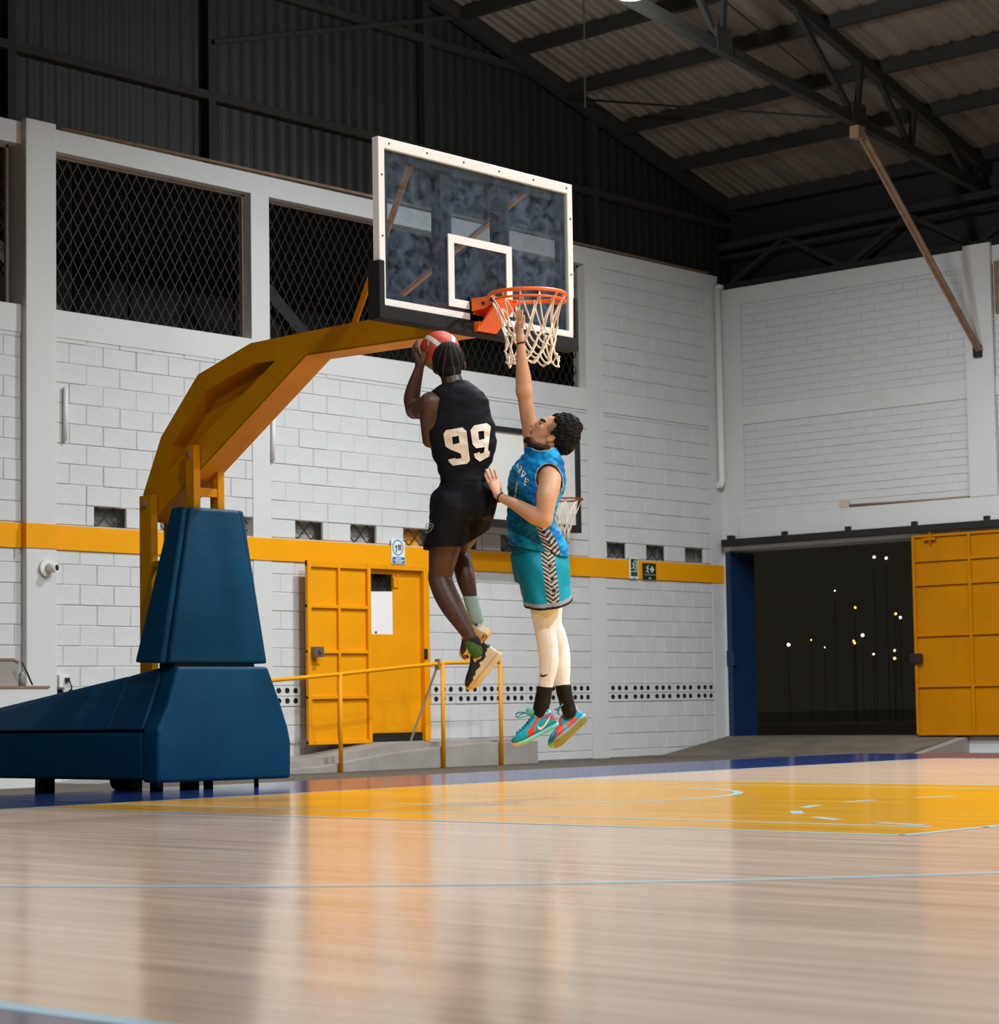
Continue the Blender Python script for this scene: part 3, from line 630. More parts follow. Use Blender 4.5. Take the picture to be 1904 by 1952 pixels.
# backboard
BX0, BX1, BZ0, BZ1 = HX-.9, HX+.9, 2.90, 3.95
bb = MB(); T = 0.055
bb.prism([(BX0, BZ0), (BX1, BZ0), (BX1, BZ1), (BX0, BZ1)], 'y', BY, BY+T, 0, [[(BX0+.052, BZ0+.075), (BX1-.052, BZ0+.075), (BX1-.052, BZ1-.065), (BX0+.052, BZ1-.065)]])
board = obj('backboard', bb, M_frame, st, bevel=0.003, seg=1)
def glass_mat():
    m = bpy.data.materials.new('smudged_glass'); m.use_nodes = True; nt = m.node_tree; nt.nodes.remove(nt.nodes['Principled BSDF'])
    outn = nt.nodes['Material Output']
    tr_ = nt.nodes.new('ShaderNodeBsdfTransparent'); tr_.inputs[0].default_value = (0.86, 0.90, 0.92, 1)
    gl = nt.nodes.new('ShaderNodeBsdfGlossy'); gl.inputs['Roughness'].default_value = 0.08; gl.inputs['Color'].default_value = (1, 1, 1, 1)
    d1 = nt.nodes.new('ShaderNodeBsdfDiffuse'); d1.inputs[0].default_value = (0.46, 0.60, 0.80, 1)
    d2 = nt.nodes.new('ShaderNodeBsdfTranslucent'); d2.inputs[0].default_value = (0.46, 0.60, 0.80, 1)
    df = nt.nodes.new('ShaderNodeMixShader'); df.inputs[0].default_value = 0.85; nt.links.new(d1.outputs[0], df.inputs[1]); nt.links.new(d2.outputs[0], df.inputs[2])
    tc = nt.nodes.new('ShaderNodeTexCoord'); mp = nt.nodes.new('ShaderNodeMapping'); mp.inputs['Scale'].default_value = (3.2, 1, 3.2); nt.links.new(tc.outputs['Object'], mp.inputs[0])
    n = nt.nodes.new('ShaderNodeTexNoise'); n.inputs['Scale'].default_value = 2.6; n.inputs['Detail'].default_value = 9; n.inputs['Roughness'].default_value = 0.68; n.inputs['Distortion'].default_value = 1.2
    nt.links.new(mp.outputs[0], n.inputs['Vector'])
    mr = nt.nodes.new('ShaderNodeMapRange'); mr.inputs['From Min'].default_value = 0.38; mr.inputs['From Max'].default_value = 0.78; mr.inputs['To Min'].default_value = 0.03; mr.inputs['To Max'].default_value = 0.42
    nt.links.new(n.outputs['Fac'], mr.inputs['Value'])
    m1 = nt.nodes.new('ShaderNodeMixShader'); m2 = nt.nodes.new('ShaderNodeMixShader')
    m1.inputs[0].default_value = 0.05; nt.links.new(tr_.outputs[0], m1.inputs[1]); nt.links.new(gl.outputs[0], m1.inputs[2])
    nt.links.new(mr.outputs[0], m2.inputs[0]); nt.links.new(m1.outputs[0], m2.inputs[1]); nt.links.new(df.outputs[0], m2.inputs[2])
    nt.links.new(m2.outputs[0], outn.inputs[0]); return m
M_glass = glass_mat()
gq = MB(); gq.box(BX0+.03, BX1-.03, BY+.012, BY+.022, BZ0+.05, BZ1-.05); obj('glass_pane', gq, M_glass, board)
sq = MB(); s0, s1, z0, z1 = HX-.295, HX+.295, 3.0, 3.45
sq.prism([(s0, z0), (s1, z0), (s1, z1), (s0, z1)], 'y', BY+.004, BY+.0115, 0, [[(s0+.052, z0+.05), (s1-.052, z0+.05), (s1-.052, z1-.05), (s0+.052, z1-.05)]]); obj('target_square', sq, M_frame, board)
# dark steel frame behind the glass
fq = MB()
fq.prism([(BX0+.03, BZ0+.03), (BX1-.03, BZ0+.03), (BX1-.03, BZ1-.03), (BX0+.03, BZ1-.03)], 'y', BY+.03, BY+.075, 0, [[(BX0+.10, BZ0+.12), (BX1-.10, BZ0+.12), (BX1-.10, BZ1-.11), (BX0+.10, BZ1-.11)]])
obj('back_frame', fq, M_black, board)
for x in (HX-.27, HX+.27):
    fq = MB(); fq.box(x-.05, x+.05, BY+.045, BY+.125, BZ0+.03, BZ1-.05); obj('upright', fq, M_black, board, bevel=0.004)
fq = MB(); fq.box(HX-.30, HX+.30, BY+.05, BY+.14, 2.93, 3.05); obj('mount_plate', fq, M_black, board)
fq = MB(); fq.box(HX-.11, HX+.11, BY+.0, BY+.06, 2.89, 3.08); obj('rim_backing', fq, M_black, board)
# bolts in the white frame
for x in np.linspace(BX0+.09, BX1-.06, 6):
    fq = MB(); fq.tube([(x, BY-.003, BZ1-.032), (x, BY+.004, BZ1-.032)], .0065, 8); obj('screw', fq, M_black, board)
for z in (3.35, 3.72):
    for x in (BX0+.026, BX1-.026):
        fq = MB(); fq.tube([(x, BY-.003, z), (x, BY+.004, z)], .0065, 8); obj('screw', fq, M_black, board)
# padding along the lower edge
pdq = MB(); U = [(BX0-.02, BZ0-.055), (BX1+.02, BZ0-.055), (BX1+.02, BZ0+.30), (BX1-.008, BZ0+.30), (BX1-.014, BZ0+.032), (BX0+.026, BZ0+.032), (BX0+.026, BZ0+.30), (BX0-.02, BZ0+.30)]
pdq.prism(U, 'y', BY-.018, BY+.085); obj('edge_pad', pdq, mat('black_foam', srgb(13, 13, 14), 0.8, noise=0.15, nscale=8), board, bevel=0.010, seg=2)
# rim with its bracket and net
rim_c = Vector((HX, BY-.376, 3.05)); RR = 0.235
hq = MB(); hq.tube([rim_c+Vector((RR*math.cos(a), RR*math.sin(a), 0)) for a in np.linspace(0, 2*PI, 49)[:-1]], .0115, 10, closed=True)
hq.tube([rim_c+Vector((RR*1.0*math.cos(a), RR*1.0*math.sin(a), -.042+.036*max(0, (a+.9)/1.1)**2)) for a in np.linspace(-PI*1.08, .2, 30)], .0075, 8)
for a in (-PI*.97, -PI*.5):
    hq.tube([rim_c+Vector((RR*math.cos(a), RR*math.sin(a), 0)), rim_c+Vector((RR*math.cos(a), RR*math.sin(a), -.042))], .006, 6)
rim = obj('rim', hq, M_orange, st)
hq = MB(); yb = BY-.012
hq.prism([(HX-.10, 2.965), (HX+.10, 2.965), (HX+.09, 3.06), (HX-.09, 3.06)], 'y', yb-.012, yb)     # plate on the board
hq.hexa([(HX-.105, yb-.15, 3.02), (HX+.105, yb-.15, 3.02), (HX+.105, yb, 3.02), (HX-.105, yb, 3.02), (HX-.105, yb-.17, 3.06), (HX+.105, yb-.17, 3.06), (HX+.105, yb, 3.06), (HX-.105, yb, 3.06)])
for s in (-1, 1):
    x = HX+s*.105
    hq.prism([(yb, 3.065), (yb, 2.985), (yb-.10, 2.99), (yb-.19, 3.03), (yb-.19, 3.062)], 'x', x-.006, x+.006)
hq.hexa([(HX-.085, yb-.02, 2.865), (HX+.10, yb-.02, 2.865), (HX+.10, yb-.004, 2.865), (HX-.085, yb-.004, 2.865), (HX-.085, yb-.20, 3.03), (HX+.10, yb-.20, 3.03), (HX+.10, yb-.18, 3.035), (HX-.085, yb-.18, 3.035)])
hq.prism([(yb, 2.86), (yb, 2.92), (yb-.06, 2.92), (yb-.03, 2.86)], 'x', HX-.095, HX-.08)
obj('rim_bracket', hq, M_orange, rim, bevel=0.002, seg=1)
hq = MB()
hq.tube([(HX-.118, yb-.10, 3.023), (HX-.108, yb-.10, 3.023)], .012, 10); obj('bracket_bolt', hq, M_black, rim)
hq = MB(); hq.tube([(HX-.125, yb-.185, 3.035), (HX-.105, yb-.185, 3.035)], .017, 10); obj('bracket_bolt', hq, M_black, rim)
# net: twelve loops, five levels of crossing cords
NL = 12
lev = [(-.020, .228), (-.20, .165), (-.262, .152), (-.325, .15), (-.385, .158), (-.425, .165)]
def npt(l, k):
    z, r = lev[l]; a = 2*PI*(k+0.5*(l % 2))/NL; sway = Vector((.012, -.022, 0))*(-z/.43)
    jz = 0 if l == 0 else .02*math.sin(k*2.1+l)+.03*math.sin(a+0.9)*(l/5); jr = 0 if l == 0 else .012*math.sin(k*1.7+l*2.3)
    return rim_c+Vector(((r+jr)*math.cos(a), (r+jr)*math.sin(a), z+jz))+sway
nq = MB()
for k in range(NL):
    for l in range(len(lev)-1):
        a = npt(l, k)
        for kk in ((k, k-1) if l % 2 == 0 else (k, k+1)):
            b = npt(l+1, kk); mid = (a+b)/2; rad = Vector((mid.x-rim_c.x, mid.y-rim_c.y, 0)).normalized()
            sag = -rad*(.012 if l == 0 else .004)+Vector((0, 0, -.012 if l else 0))
            nq.tube([a, a.lerp(b, .3)+sag*.85, a.lerp(b, .7)+sag*.85, b], .0058 if l else .0052, 6, caps=True)
    for l in range(1, len(lev)): p = npt(l, k); nq.sphere(p, .0085, 6, 5)
    a = npt(0, k); nq.tube([a, a+Vector((0, 0, .03))], .005, 6)
obj('net', nq, M_cord, rim)

# ------------------------------------------------------------------ second board on the back wall
sb = thing('wall_backboard', (19.7, W-.5, 2.6), 'old white backboard with black edge and thin hoop on the back wall', 'backboard')
SY = W-.5
q = MB(); q.box(18.78, 20.62, SY, SY+.03, 2.63, 3.75); obj('board', q, mat('white_ply', srgb(214, 212, 206), 0.7, noise=0.06), sb)
q = MB(); q.prism([(18.75, 2.60), (20.645, 2.60), (20.645, 3.78), (18.75, 3.78)], 'y', SY-.03, SY+.05, 0, [[(18.80, 2.69), (20.575, 2.69), (20.575, 3.725), (18.80, 3.725)]]); obj('edge_frame', q, M_black, sb)
rc = Vector((19.98, SY-.32, 2.945))
q = MB(); q.tube([rc+Vector((.22*math.cos(a), .22*math.sin(a), 0)) for a in np.linspace(0, 2*PI, 33)[:-1]], .011, 8, closed=True); q.box(rc.x-.07, rc.x+.07, SY-.12, SY-.0, 2.90, 2.955)
hoop = obj('hoop', q, mat('rusty_red_paint', srgb(150, 66, 40), 0.6, noise=0.3), sb)
q = MB()
for k in range(8):
    a = 2*PI*k/8; b0 = rc+Vector((.21*math.cos(a), .21*math.sin(a), -.01))
    for dk in (-1, 1):
        a2 = a+dk*PI/8; m_ = rc+Vector((.13*math.cos(a2), .13*math.sin(a2), -.2)); a3 = a+dk*PI/4; e_ = rc+Vector((.055*math.cos(a3), .055*math.sin(a3), -.40))
        q.tube([b0, m_, e_, e_+Vector((0, 0, -.12))], .005, 5)
obj('net', q, M_cord, hoop)
for x in (19.1, 20.3):
    q = MB(); q.box(x-.03, x+.03, SY+.05, W, 3.3, 3.36); obj('wall_bracket', q, M_black, sb)

# ------------------------------------------------------------------ signs on the band
def sign(name, x0, x1, z0, z1, y, label, base):
    s = thing(name, ((x0+x1)/2, y, z0), label, 'sign'); q = MB(); q.box(x0, x1, y-.012, y, z0, z1); obj('plate', q, base, s, bevel=0.003, seg=1); return s
def plate(s, name, polys, y, m):
    q = MB()
    for p in polys: q.prism(p, 'y', y-.0022, y)
    return obj(name, q, m, s)
def rect(x0, x1, z0, z1): return [(x0, z0), (x1, z0), (x1, z1), (x0, z1)]
def disc(cx, cz, rx, rz, n=24): return [(cx+rx*math.cos(2*PI*k/n), cz+rz*math.sin(2*PI*k/n)) for k in range(n)]
M_sw = mat('sign_white', srgb(222, 232, 236), 0.5); M_sb = mat('sign_blue', srgb(10, 110, 170), 0.5); M_sd = mat('sign_teal', srgb(24, 100, 140), 0.5); M_sg = mat('sign_green', srgb(22, 46, 30), 0.5); M_sk = mat('sign_black', srgb(30, 28, 32), 0.5); M_sp = mat('sign_pale', srgb(196, 214, 200), 0.5)
y = W-.014
def wx(px, py): p = at_y(px, py, y-.012); return p[0], p[2]
a = wx(746, 1026); b = wx(772, 1073)
s1 = sign('notice_sign', a[0], b[0], b[1]-.02, a[1], y, 'white and blue notice with round pictogram above the small yellow door', M_sw)
x0, x1, z0, z1 = a[0], b[0], b[1]-.02, a[1]; w, h = x1-x0, z1-z0; yy = y-.012
q = MB(); q.prism(disc(x0+w*.47, z0+h*.65, w*.40, h*.31), 'y', yy-.002, yy, 0, [disc(x0+w*.47, z0+h*.65, w*.345, h*.275)]); obj('ring', q, M_sd, s1)
plate(s1, 'text_panel', [rect(x0+.06*w, x1-.04*w, z0+.03*h, z0+.28*h)], yy, M_sb)
plate(s1, 'text_line', [rect(x0+.3*w, x0+.7*w, z0+.205*h, z0+.245*h), rect(x0+.16*w, x0+.9*w, z0+.135*h, z0+.175*h), rect(x0+.26*w, x0+.78*w, z0+.06*h, z0+.10*h)], yy-.0022, M_sw)
plate(s1, 'pictogram', [rect(x0+.32*w, x0+.38*w, z0+.45*h, z0+.66*h), [(x0+.25*w, z0+.66*h), (x0+.45*w, z0+.66*h), (x0+.35*w, z0+.76*h)], rect(x0+.5*w, x0+.58*w, z0+.54*h, z0+.74*h), rect(x0+.62*w, x0+.7*w, z0+.54*h, z0+.74*h), rect(x0+.46*w, x0+.73*w, z0+.72*h, z0+.76*h)], yy, M_sk)
plate(s1, 'corner_mark', [[(x1-.2*w, z1-.03*h), (x1-.04*w, z1-.03*h), (x1-.04*w, z1-.11*h)]], yy, M_sd)
def runner(x, z, s):                               # running figure, s = height
    L = lambda p: [(x+a*s, z+b*s) for a, b in p]
    return [disc(x+.12*s, z+.88*s, .085*s, .10*s, 12), L([(-.12, .78), (.05, .78), (.12, .55), (.08, .40), (-.06, .40)]), L([(.05, .74), (.30, .52), (.27, .46), (.02, .62)]),
            L([(-.12, .78), (-.24, .62), (-.18, .58), (-.06, .70)]), L([(.0, .42), (.09, .42), (.26, .03), (.16, .02), (.04, .28)]), L([(-.06, .42), (.04, .40), (-.02, .18), (-.34, .16), (-.34, .24), (-.08, .26)])]
a = wx(1200, 1063.5); b = wx(1217, 1104)
s2 = sign('exit_sign', a[0], b[0], b[1], a[1], y, 'tall white and green exit sign with figure running through doorway', M_sw)
x0, x1, z0, z1 = a[0], b[0], b[1], a[1]; w, h = x1-x0, z1-z0
plate(s2, 'green_panel', [rect(x0+.12*w, x1-.12*w, z0+.38*h, z1-.04*h), rect(x0+.12*w, x1-.12*w, z0+.13*h, z0+.34*h)], yy, M_sg)
plate(s2, 'pictogram', runner(x0+.42*w, z0+.42*h, .46*h), yy-.0022, M_sp)
plate(s2, 'door_mark', [rect(x0+.68*w, x0+.78*w, z0+.42*h, z1-.09*h), rect(x0+.55*w, x0+.78*w, z0+.41*h, z0+.46*h), rect(x0+.5*w, x0+.78*w, z1-.12*h, z1-.09*h)], yy-.0022, M_sp)
plate(s2, 'text_line', [rect(x0+.3*w, x0+.7*w, z0+.25*h, z0+.275*h), rect(x0+.22*w, x0+.78*w, z0+.18*h, z0+.205*h)], yy-.0022, mat('sign_dim', srgb(90, 120, 108), 0.5))
plate(s2, 'arrow_mark', [[(x0+.36*w, z0+.03*h), (x0+.62*w, z0+.03*h), (x0+.49*w, z0+.09*h)]], yy, M_sg)
a = wx(1225, 1073); b = wx(1251, 1105)
s3 = sign('exit_arrow_sign', a[0], b[0], b[1], a[1], y, 'dark green sign with running figure and white arrow pointing right', M_sg)
x0, x1, z0, z1 = a[0], b[0], b[1], a[1]; w, h = x1-x0, z1-z0
plate(s3, 'pictogram', runner(x0+.34*w, z0+.36*h, .55*h), yy, M_sp)
plate(s3, 'arrow_mark', [[(x0+.60*w, z0+.82*h), (x0+.70*w, z0+.82*h), (x0+.86*w, z0+.62*h), (x0+.70*w, z0+.42*h), (x0+.60*w, z0+.42*h), (x0+.68*w, z0+.54*h), (x0+.54*w, z0+.54*h), (x0+.54*w, z0+.70*h), (x0+.68*w, z0+.70*h)]], yy, M_sp)
plate(s3, 'text_line', [rect(x0+(.08+.085*k)*w, x0+(.145+.085*k)*w, z0+.25*h, z0+.31*h) for k in range(10)], yy, mat('sign_grey', srgb(140, 160, 148), 0.5))
plate(s3, 'corner_mark', [[(x0+.40*w, z0+.03*h), (x0+.62*w, z0+.03*h), (x0+.51*w, z0+.13*h)]], yy, M_sp)

# ------------------------------------------------------------------ small things on the walls
q = MB(); q.tube([(24.17, W-.06, 6.10), (24.18, W-.06, 3.50), (24.15, W-.06, 3.44), (24.10, W-.05, 3.44)], .045, 12); q.tube([(24.17, W-.06, 6.10), (24.20, W-.06, 6.13), (24.25, W-.08, 6.13)], .045, 10)
tag(obj('drain_pipe', q, M_pipe), 'white vertical drain pipe in the corner of the two walls', 'pipe')
for px, t, b_, d in ((125, 738, 840, 'short white conduit on the block wall right of the pilaster'), (521, 790, 878, 'short white conduit on the block wall behind the yellow arm')):
    a, b = at_y(px, t, W-.02), at_y(px-1, b_, W-.02); q = MB(); q.tube([a, b], .022, 8); q.tube([b, b-np.array([0.0, 0, .02])], .012, 6); tag(obj('conduit', q, M_pipe), d, 'conduit')
a = at_y(92, 1083, W-.085); ls = thing('lamp_socket', tuple(a), 'small white bare lamp socket on the pilaster beneath the yellow band', 'lamp socket')
q = MB(); q.tube([(a[0]-.02, W-.075, a[2]), (a[0]-.02, W-.105, a[2])], .085, 18); obj('base', q, M_pipe, ls)
q = MB(); q.tube([(a[0]-.01, W-.105, a[2]), (a[0]+.02, W-.195, a[2]-.0)], .045, 14); obj('holder', q, M_pipe, ls)
q = MB(); q.tube([(a[0]+.02, W-.195, a[2]), (a[0]+.021, W-.198, a[2])], .03, 12); obj('contact', q, M_black, ls)
a = at_y(116, 1299, W-.02); so = thing('socket_box', tuple(a), 'small white socket box with black plug low on the block wall', 'socket')
q = MB(); q.box(a[0]-.055, a[0]+.06, W-.07, W, a[2]-.06, a[2]+.065); obj('box', q, M_pipe, so, bevel=0.008)
q = MB(); q.box(a[0]+.01, a[0]+.05, W-.10, W-.07, a[2]-.01, a[2]+.035); q.tube([(a[0]+.05, W-.09, a[2]), (a[0]+.075, W-.09, a[2]-.05), (a[0]+.08, W-.06, a[2]-.4)], .008, 6); q.tube([(a[0]-.06, W-.03, a[2]-.05), (a[0]-.06, W-.03, a[2]-.4)], .012, 6); obj('plug', q, M_black, so)
bn = thing('concrete_bench', (12.2, 16.9, G), 'low white concrete ledge with block on top beside the left pilaster', 'bench')
q = MB(); q.box(9.5, 12.485, 16.75, W-.185, G, .765); obj('ledge', q, M_white, bn, bevel=0.006)
q = MB(); q.box(9.5, 12.49, 16.74, W-.185, .765, .785); obj('ledge_edge', q, mat('brown_edge', srgb(140, 108, 84), 0.8), bn)
q = MB(); q.prism([(9.5, .785), (12.22, .785), (12.22, 1.0), (12.16, 1.02), (9.5, 1.02)], 'y', 16.85, W-.19); obj('block', q, M_conc, bn)
q = MB(); q.prism([(9.5, 1.02), (12.16, 1.02), (12.22, .998), (12.22, 1.01), (12.16, 1.04), (9.5, 1.04)], 'y', 16.84, W-.19); obj('block_edge', q, mat('brown_edge', (0.2, .15, .1)), bn)
q = MB(); q.tube([(12.225, 16.8, 1.0), (12.28, 16.8, .90), (12.335, 16.8, .795)], .009, 6); tag(obj('slack_cable', q, M_black), 'thin dark cable hanging slantwise from white block to ledge', 'cable')
q = MB(); q.tube([(12.265, 16.87, .787), (12.267, 16.87, .87), (12.269, 16.87, .90), (12.27, 16.87, .92)], [.034, .033, .022, .016], 12)
tag(obj('bottle', q, mat('clear_plastic', srgb(150, 150, 150), 0.2)), 'small grey bottle standing on the white ledge beside the slanting cable', 'bottle')
jb = thing('junction_box', (XR, 15.71, 3.05), 'small beige junction box on the right wall above the gate rail', 'junction box')
q = MB(); q.box(XR-.05, XR, 15.64, 15.78, 3.0, 3.10); obj('box', q, mat('beige_plastic', srgb(196, 180, 164), 0.6), jb, bevel=0.008)
q = MB(); q.tube([(XR-.03, 15.64, 3.03), (XR-.02, 14.4, 3.012), (XR-.02, 13.9, 3.012)], .014, 8); obj('cable', q, M_rust, jb)
q = MB(); q.box(XR-.02, XR+.02, 12.9, 13.47, 5.24, 5.89); tag(obj('wall_frame', q, M_rust), 'brown framed opening high on the right wall beyond the pilaster', 'window frame')
# ------------------------------------------------------------------ people: distance fields turned into smooth skins
def vcol_mat(name, rough, sub=0.0, bump=0.0, bscale=90, spec=0.5, sheen=0.0):
    m = bpy.data.materials.new(name); m.use_nodes = True; nt = m.node_tree; bs = nt.nodes['Principled BSDF']
    at = nt.nodes.new('ShaderNodeAttribute'); at.attribute_name = 'col'; nt.links.new(at.outputs['Color'], bs.inputs['Base Color'])
    bs.inputs['Roughness'].default_value = rough; bs.inputs['Specular IOR Level'].default_value = spec; bs.inputs['Sheen Weight'].default_value = sheen
    if sub: bs.inputs['Subsurface Weight'].default_value = sub; bs.inputs['Subsurface Radius'].default_value = (0.012, 0.005, 0.003); bs.inputs['Subsurface Scale'].default_value = 0.6
    if bump:
        tc = nt.nodes.new('ShaderNodeTexCoord'); b = nt.nodes.new('ShaderNodeTexNoise'); b.inputs['Scale'].default_value = bscale; nt.links.new(tc.outputs['Object'], b.inputs['Vector'])
        bp = nt.nodes.new('ShaderNodeBump'); bp.inputs['Strength'].default_value = bump; bp.inputs['Distance'].default_value = 0.004
        nt.links.new(b.outputs['Fac'], bp.inputs['Height']); nt.links.new(bp.outputs[0], bs.inputs['Normal'])
    return m
class Fig:
    """local frame of one figure: a to the right, b up, c away, metres, at the real distance D0"""
    def __init__(s, px, py, D0):
        s.D0 = D0; s.O = CO+ray(px, py)*D0
    def L(s, p):
        px, py, dz = p if len(p) == 3 else (*p, 0.0)
        w = CO+ray(px, py)*(s.D0+dz)-s.O
        return np.array([w@CR, w@CU, w@CF])
    def world(s, v): return s.O+v[:, :1]*CR+v[:, 1:2]*CU+v[:, 2:3]*CF
    def px(s, v):
        w = s.world(v)-CO; z = w@CF
        return np.stack([CX+F*(w@CR)/z, CY-F*(w@CU)/z], 1)
def smin(a, b, k):
    if k <= 0: return np.minimum(a, b)
    hh = np.clip(0.5+0.5*(b-a)/k, 0, 1); return b+(a-b)*hh-k*hh*(1-hh)
class Field:
    def __init__(s, fig, lo, hi, h):
        s.fig, s.h = fig, h; s.lo = np.array(lo, float); s.n = np.ceil((np.array(hi)-s.lo)/h).astype(int)+1
        s.D = np.full(s.n, 0.6, np.float32)
    @classmethod
    def around(cls, fig, pts, pad, h):
        v = np.array([fig.L(p) for p in pts]); return cls(fig, v.min(0)-pad, v.max(0)+pad, h)
    def sub(s, lo, hi):
        i0 = np.clip(np.floor((np.array(lo)-s.lo)/s.h).astype(int), 0, s.n); i1 = np.clip(np.ceil((np.array(hi)-s.lo)/s.h).astype(int)+1, 0, s.n)
        if np.any(i1 <= i0): return None, None
        ax = [s.lo[k]+s.h*np.arange(i0[k], i1[k], dtype=np.float32) for k in range(3)]
        return tuple(slice(i0[k], i1[k]) for k in range(3)), (ax[0][:, None, None], ax[1][None, :, None], ax[2][None, None, :])
    def put(s, sl, d, k, op='u'):
        if op == 'u': s.D[sl] = smin(s.D[sl], d.astype(np.float32), k)
        elif op == 's': s.D[sl] = -smin(-s.D[sl], d.astype(np.float32), k)     # subtract
        elif op == 'i': s.D[sl] = -smin(-s.D[sl], -d.astype(np.float32), k)
    def cone(s, A, B, ra, rb, k=0.02, op='u', flat=None):
        A = np.asarray(A, float); B = np.asarray(B, float); m = max(ra, rb)+k+3*s.h
        sl, g = s.sub(np.minimum(A, B)-m, np.maximum(A, B)+m)
        if sl is None: return
        ab = B-A; l2 = max(ab@ab, 1e-9); q = [g[i]-A[i] for i in range(3)]
        t = np.clip((q[0]*ab[0]+q[1]*ab[1]+q[2]*ab[2])/l2, 0, 1)
        q = [q[i]-t*ab[i] for i in range(3)]
        if flat is not None:                      # squash along a unit vector
            n, f = flat; n = np.asarray(n, float)/np.linalg.norm(n); w = q[0]*n[0]+q[1]*n[1]+q[2]*n[2]
            q = [q[i]+w*n[i]*(1/f-1) for i in range(3)]
        s.put(sl, np.sqrt(q[0]**2+q[1]**2+q[2]**2)-(ra+t*(rb-ra)), k, op)
    def chain(s, pts, k=0.02, flat=None):
        P = [(s.fig.L(q), r) for q, r in pts]; m = max(r for q, r in P)+k+3*s.h; A_ = np.array([q for q, r in P])
        # resample the limb as a smooth curve so that its joints do not swell
        n = len(P); T = np.linspace(0, n-1, (n-1)*5+1); out_p, out_r = [], []
        R_ = np.array([r for q, r in P])
        for t in T:
            i = min(int(t), n-2); u = t-i; p0, p1, p2, p3 = A_[max(i-1, 0)], A_[i], A_[i+1], A_[min(i+2, n-1)]
            m1 = (p2-p0)*.42; m2 = (p3-p1)*.42
            out_p.append((2*u**3-3*u**2+1)*p1+(u**3-2*u**2+u)*m1+(-2*u**3+3*u**2)*p2+(u**3-u**2)*m2)
            r0, r1, r2, r3 = R_[max(i-1, 0)], R_[i], R_[i+1], R_[min(i+2, n-1)]
            out_r.append((2*u**3-3*u**2+1)*r1+(u**3-2*u**2+u)*(r2-r0)*.45+(-2*u**3+3*u**2)*r2+(u**3-u**2)*(r3-r1)*.45)
        old, kk = s.D, k; s.D = np.full(s.n, 0.6, np.float32)
        for i in range(len(out_p)-1): s.cone(out_p[i], out_p[i+1], out_r[i], out_r[i+1], 0, flat=flat)
        new, s.D = s.D, old
        sl, g = s.sub(np.min(out_p, 0)-m, np.max(out_p, 0)+m)
        if sl is not None: s.put(sl, new[sl], k)
    def ell(s, c, r, axes=None, k=0.02, op='u'):
        c = np.asarray(c, float); m = max(r)+k+3*s.h; sl, g = s.sub(c-m, c+m)
        if sl is None: return
        q = [g[i]-c[i] for i in range(3)]
        if axes is not None: q = [q[0]*e[0]+q[1]*e[1]+q[2]*e[2] for e in axes]
        k0 = np.sqrt(sum((q[i]/r[i])**2 for i in range(3))); k1 = np.sqrt(sum((q[i]/r[i]**2)**2 for i in range(3)))+1e-9
        s.put(sl, k0*(k0-1)/k1, k, op)
    def loft(s, sec, axes=None, k=0.02, op='u', e=2.3, org=None):
        """sec rows: t, c1, c2, r1, r2 (along axes[0]; the section lies in axes[1], axes[2])"""
        sec = np.array(sec, float); o = np.argsort(sec[:, 0]); sec = sec[o]
        if axes is None: axes = [(0, 1, 0), (1, 0, 0), (0, 0, 1)]
        ax = [np.asarray(v, float)/np.linalg.norm(v) for v in axes]; org = np.zeros(3) if org is None else np.asarray(org, float)
        P = [org+ax[0]*r[0]+ax[1]*(r[1]+i*r[3])+ax[2]*(r[2]+j*r[4]) for r in sec for i in (-1, 1) for j in (-1, 1)]
        m = k+3*s.h; sl, g = s.sub(np.min(P, 0)-m, np.max(P, 0)+m)
        if sl is None: return
        q = [g[i]-org[i] for i in range(3)]; T, U, V = [q[0]*v[0]+q[1]*v[1]+q[2]*v[2] for v in ax]
        it = lambda j: np.interp(T.ravel(), sec[:, 0], sec[:, j]).reshape(T.shape).astype(np.float32)
        u = np.abs(U-it(1)); v = np.abs(V-it(2)); r1, r2 = it(3), it(4)
        d = ((u/r1)**e+(v/r2)**e)**(1/e); d = (d-1)*np.minimum(r1, r2)
        cap = np.maximum(sec[0, 0]-T, T-sec[-1, 0]); s.put(sl, np.maximum(d, cap), k, op)
    def noise(s, amp, f, seed=0):
        r = np.random.default_rng(seed); g = [s.lo[i]+s.h*np.arange(s.n[i], dtype=np.float32) for i in range(3)]
        out_ = 0
        for q in range(5):
            w = r.normal(size=3)*np.asarray(f); ph = r.uniform(0, 6.28)
            out_ = out_+np.sin(w[0]*g[0][:, None, None]+w[1]*g[1][None, :, None]+w[2]*g[2][None, None, :]+ph)
        s.D += (amp*out_/2.2).astype(np.float32)
    def sample(s, v):
        q = (v-s.lo)/s.h; i = np.clip(np.floor(q).astype(int), 0, s.n-2); f = q-i; r = 0
        for a in (0, 1):
            for b in (0, 1):
                for c in (0, 1):
                    r = r+s.D[i[:, 0]+a, i[:, 1]+b, i[:, 2]+c]*(f[:, 0] if a else 1-f[:, 0])*(f[:, 1] if b else 1-f[:, 1])*(f[:, 2] if c else 1-f[:, 2])
        return r
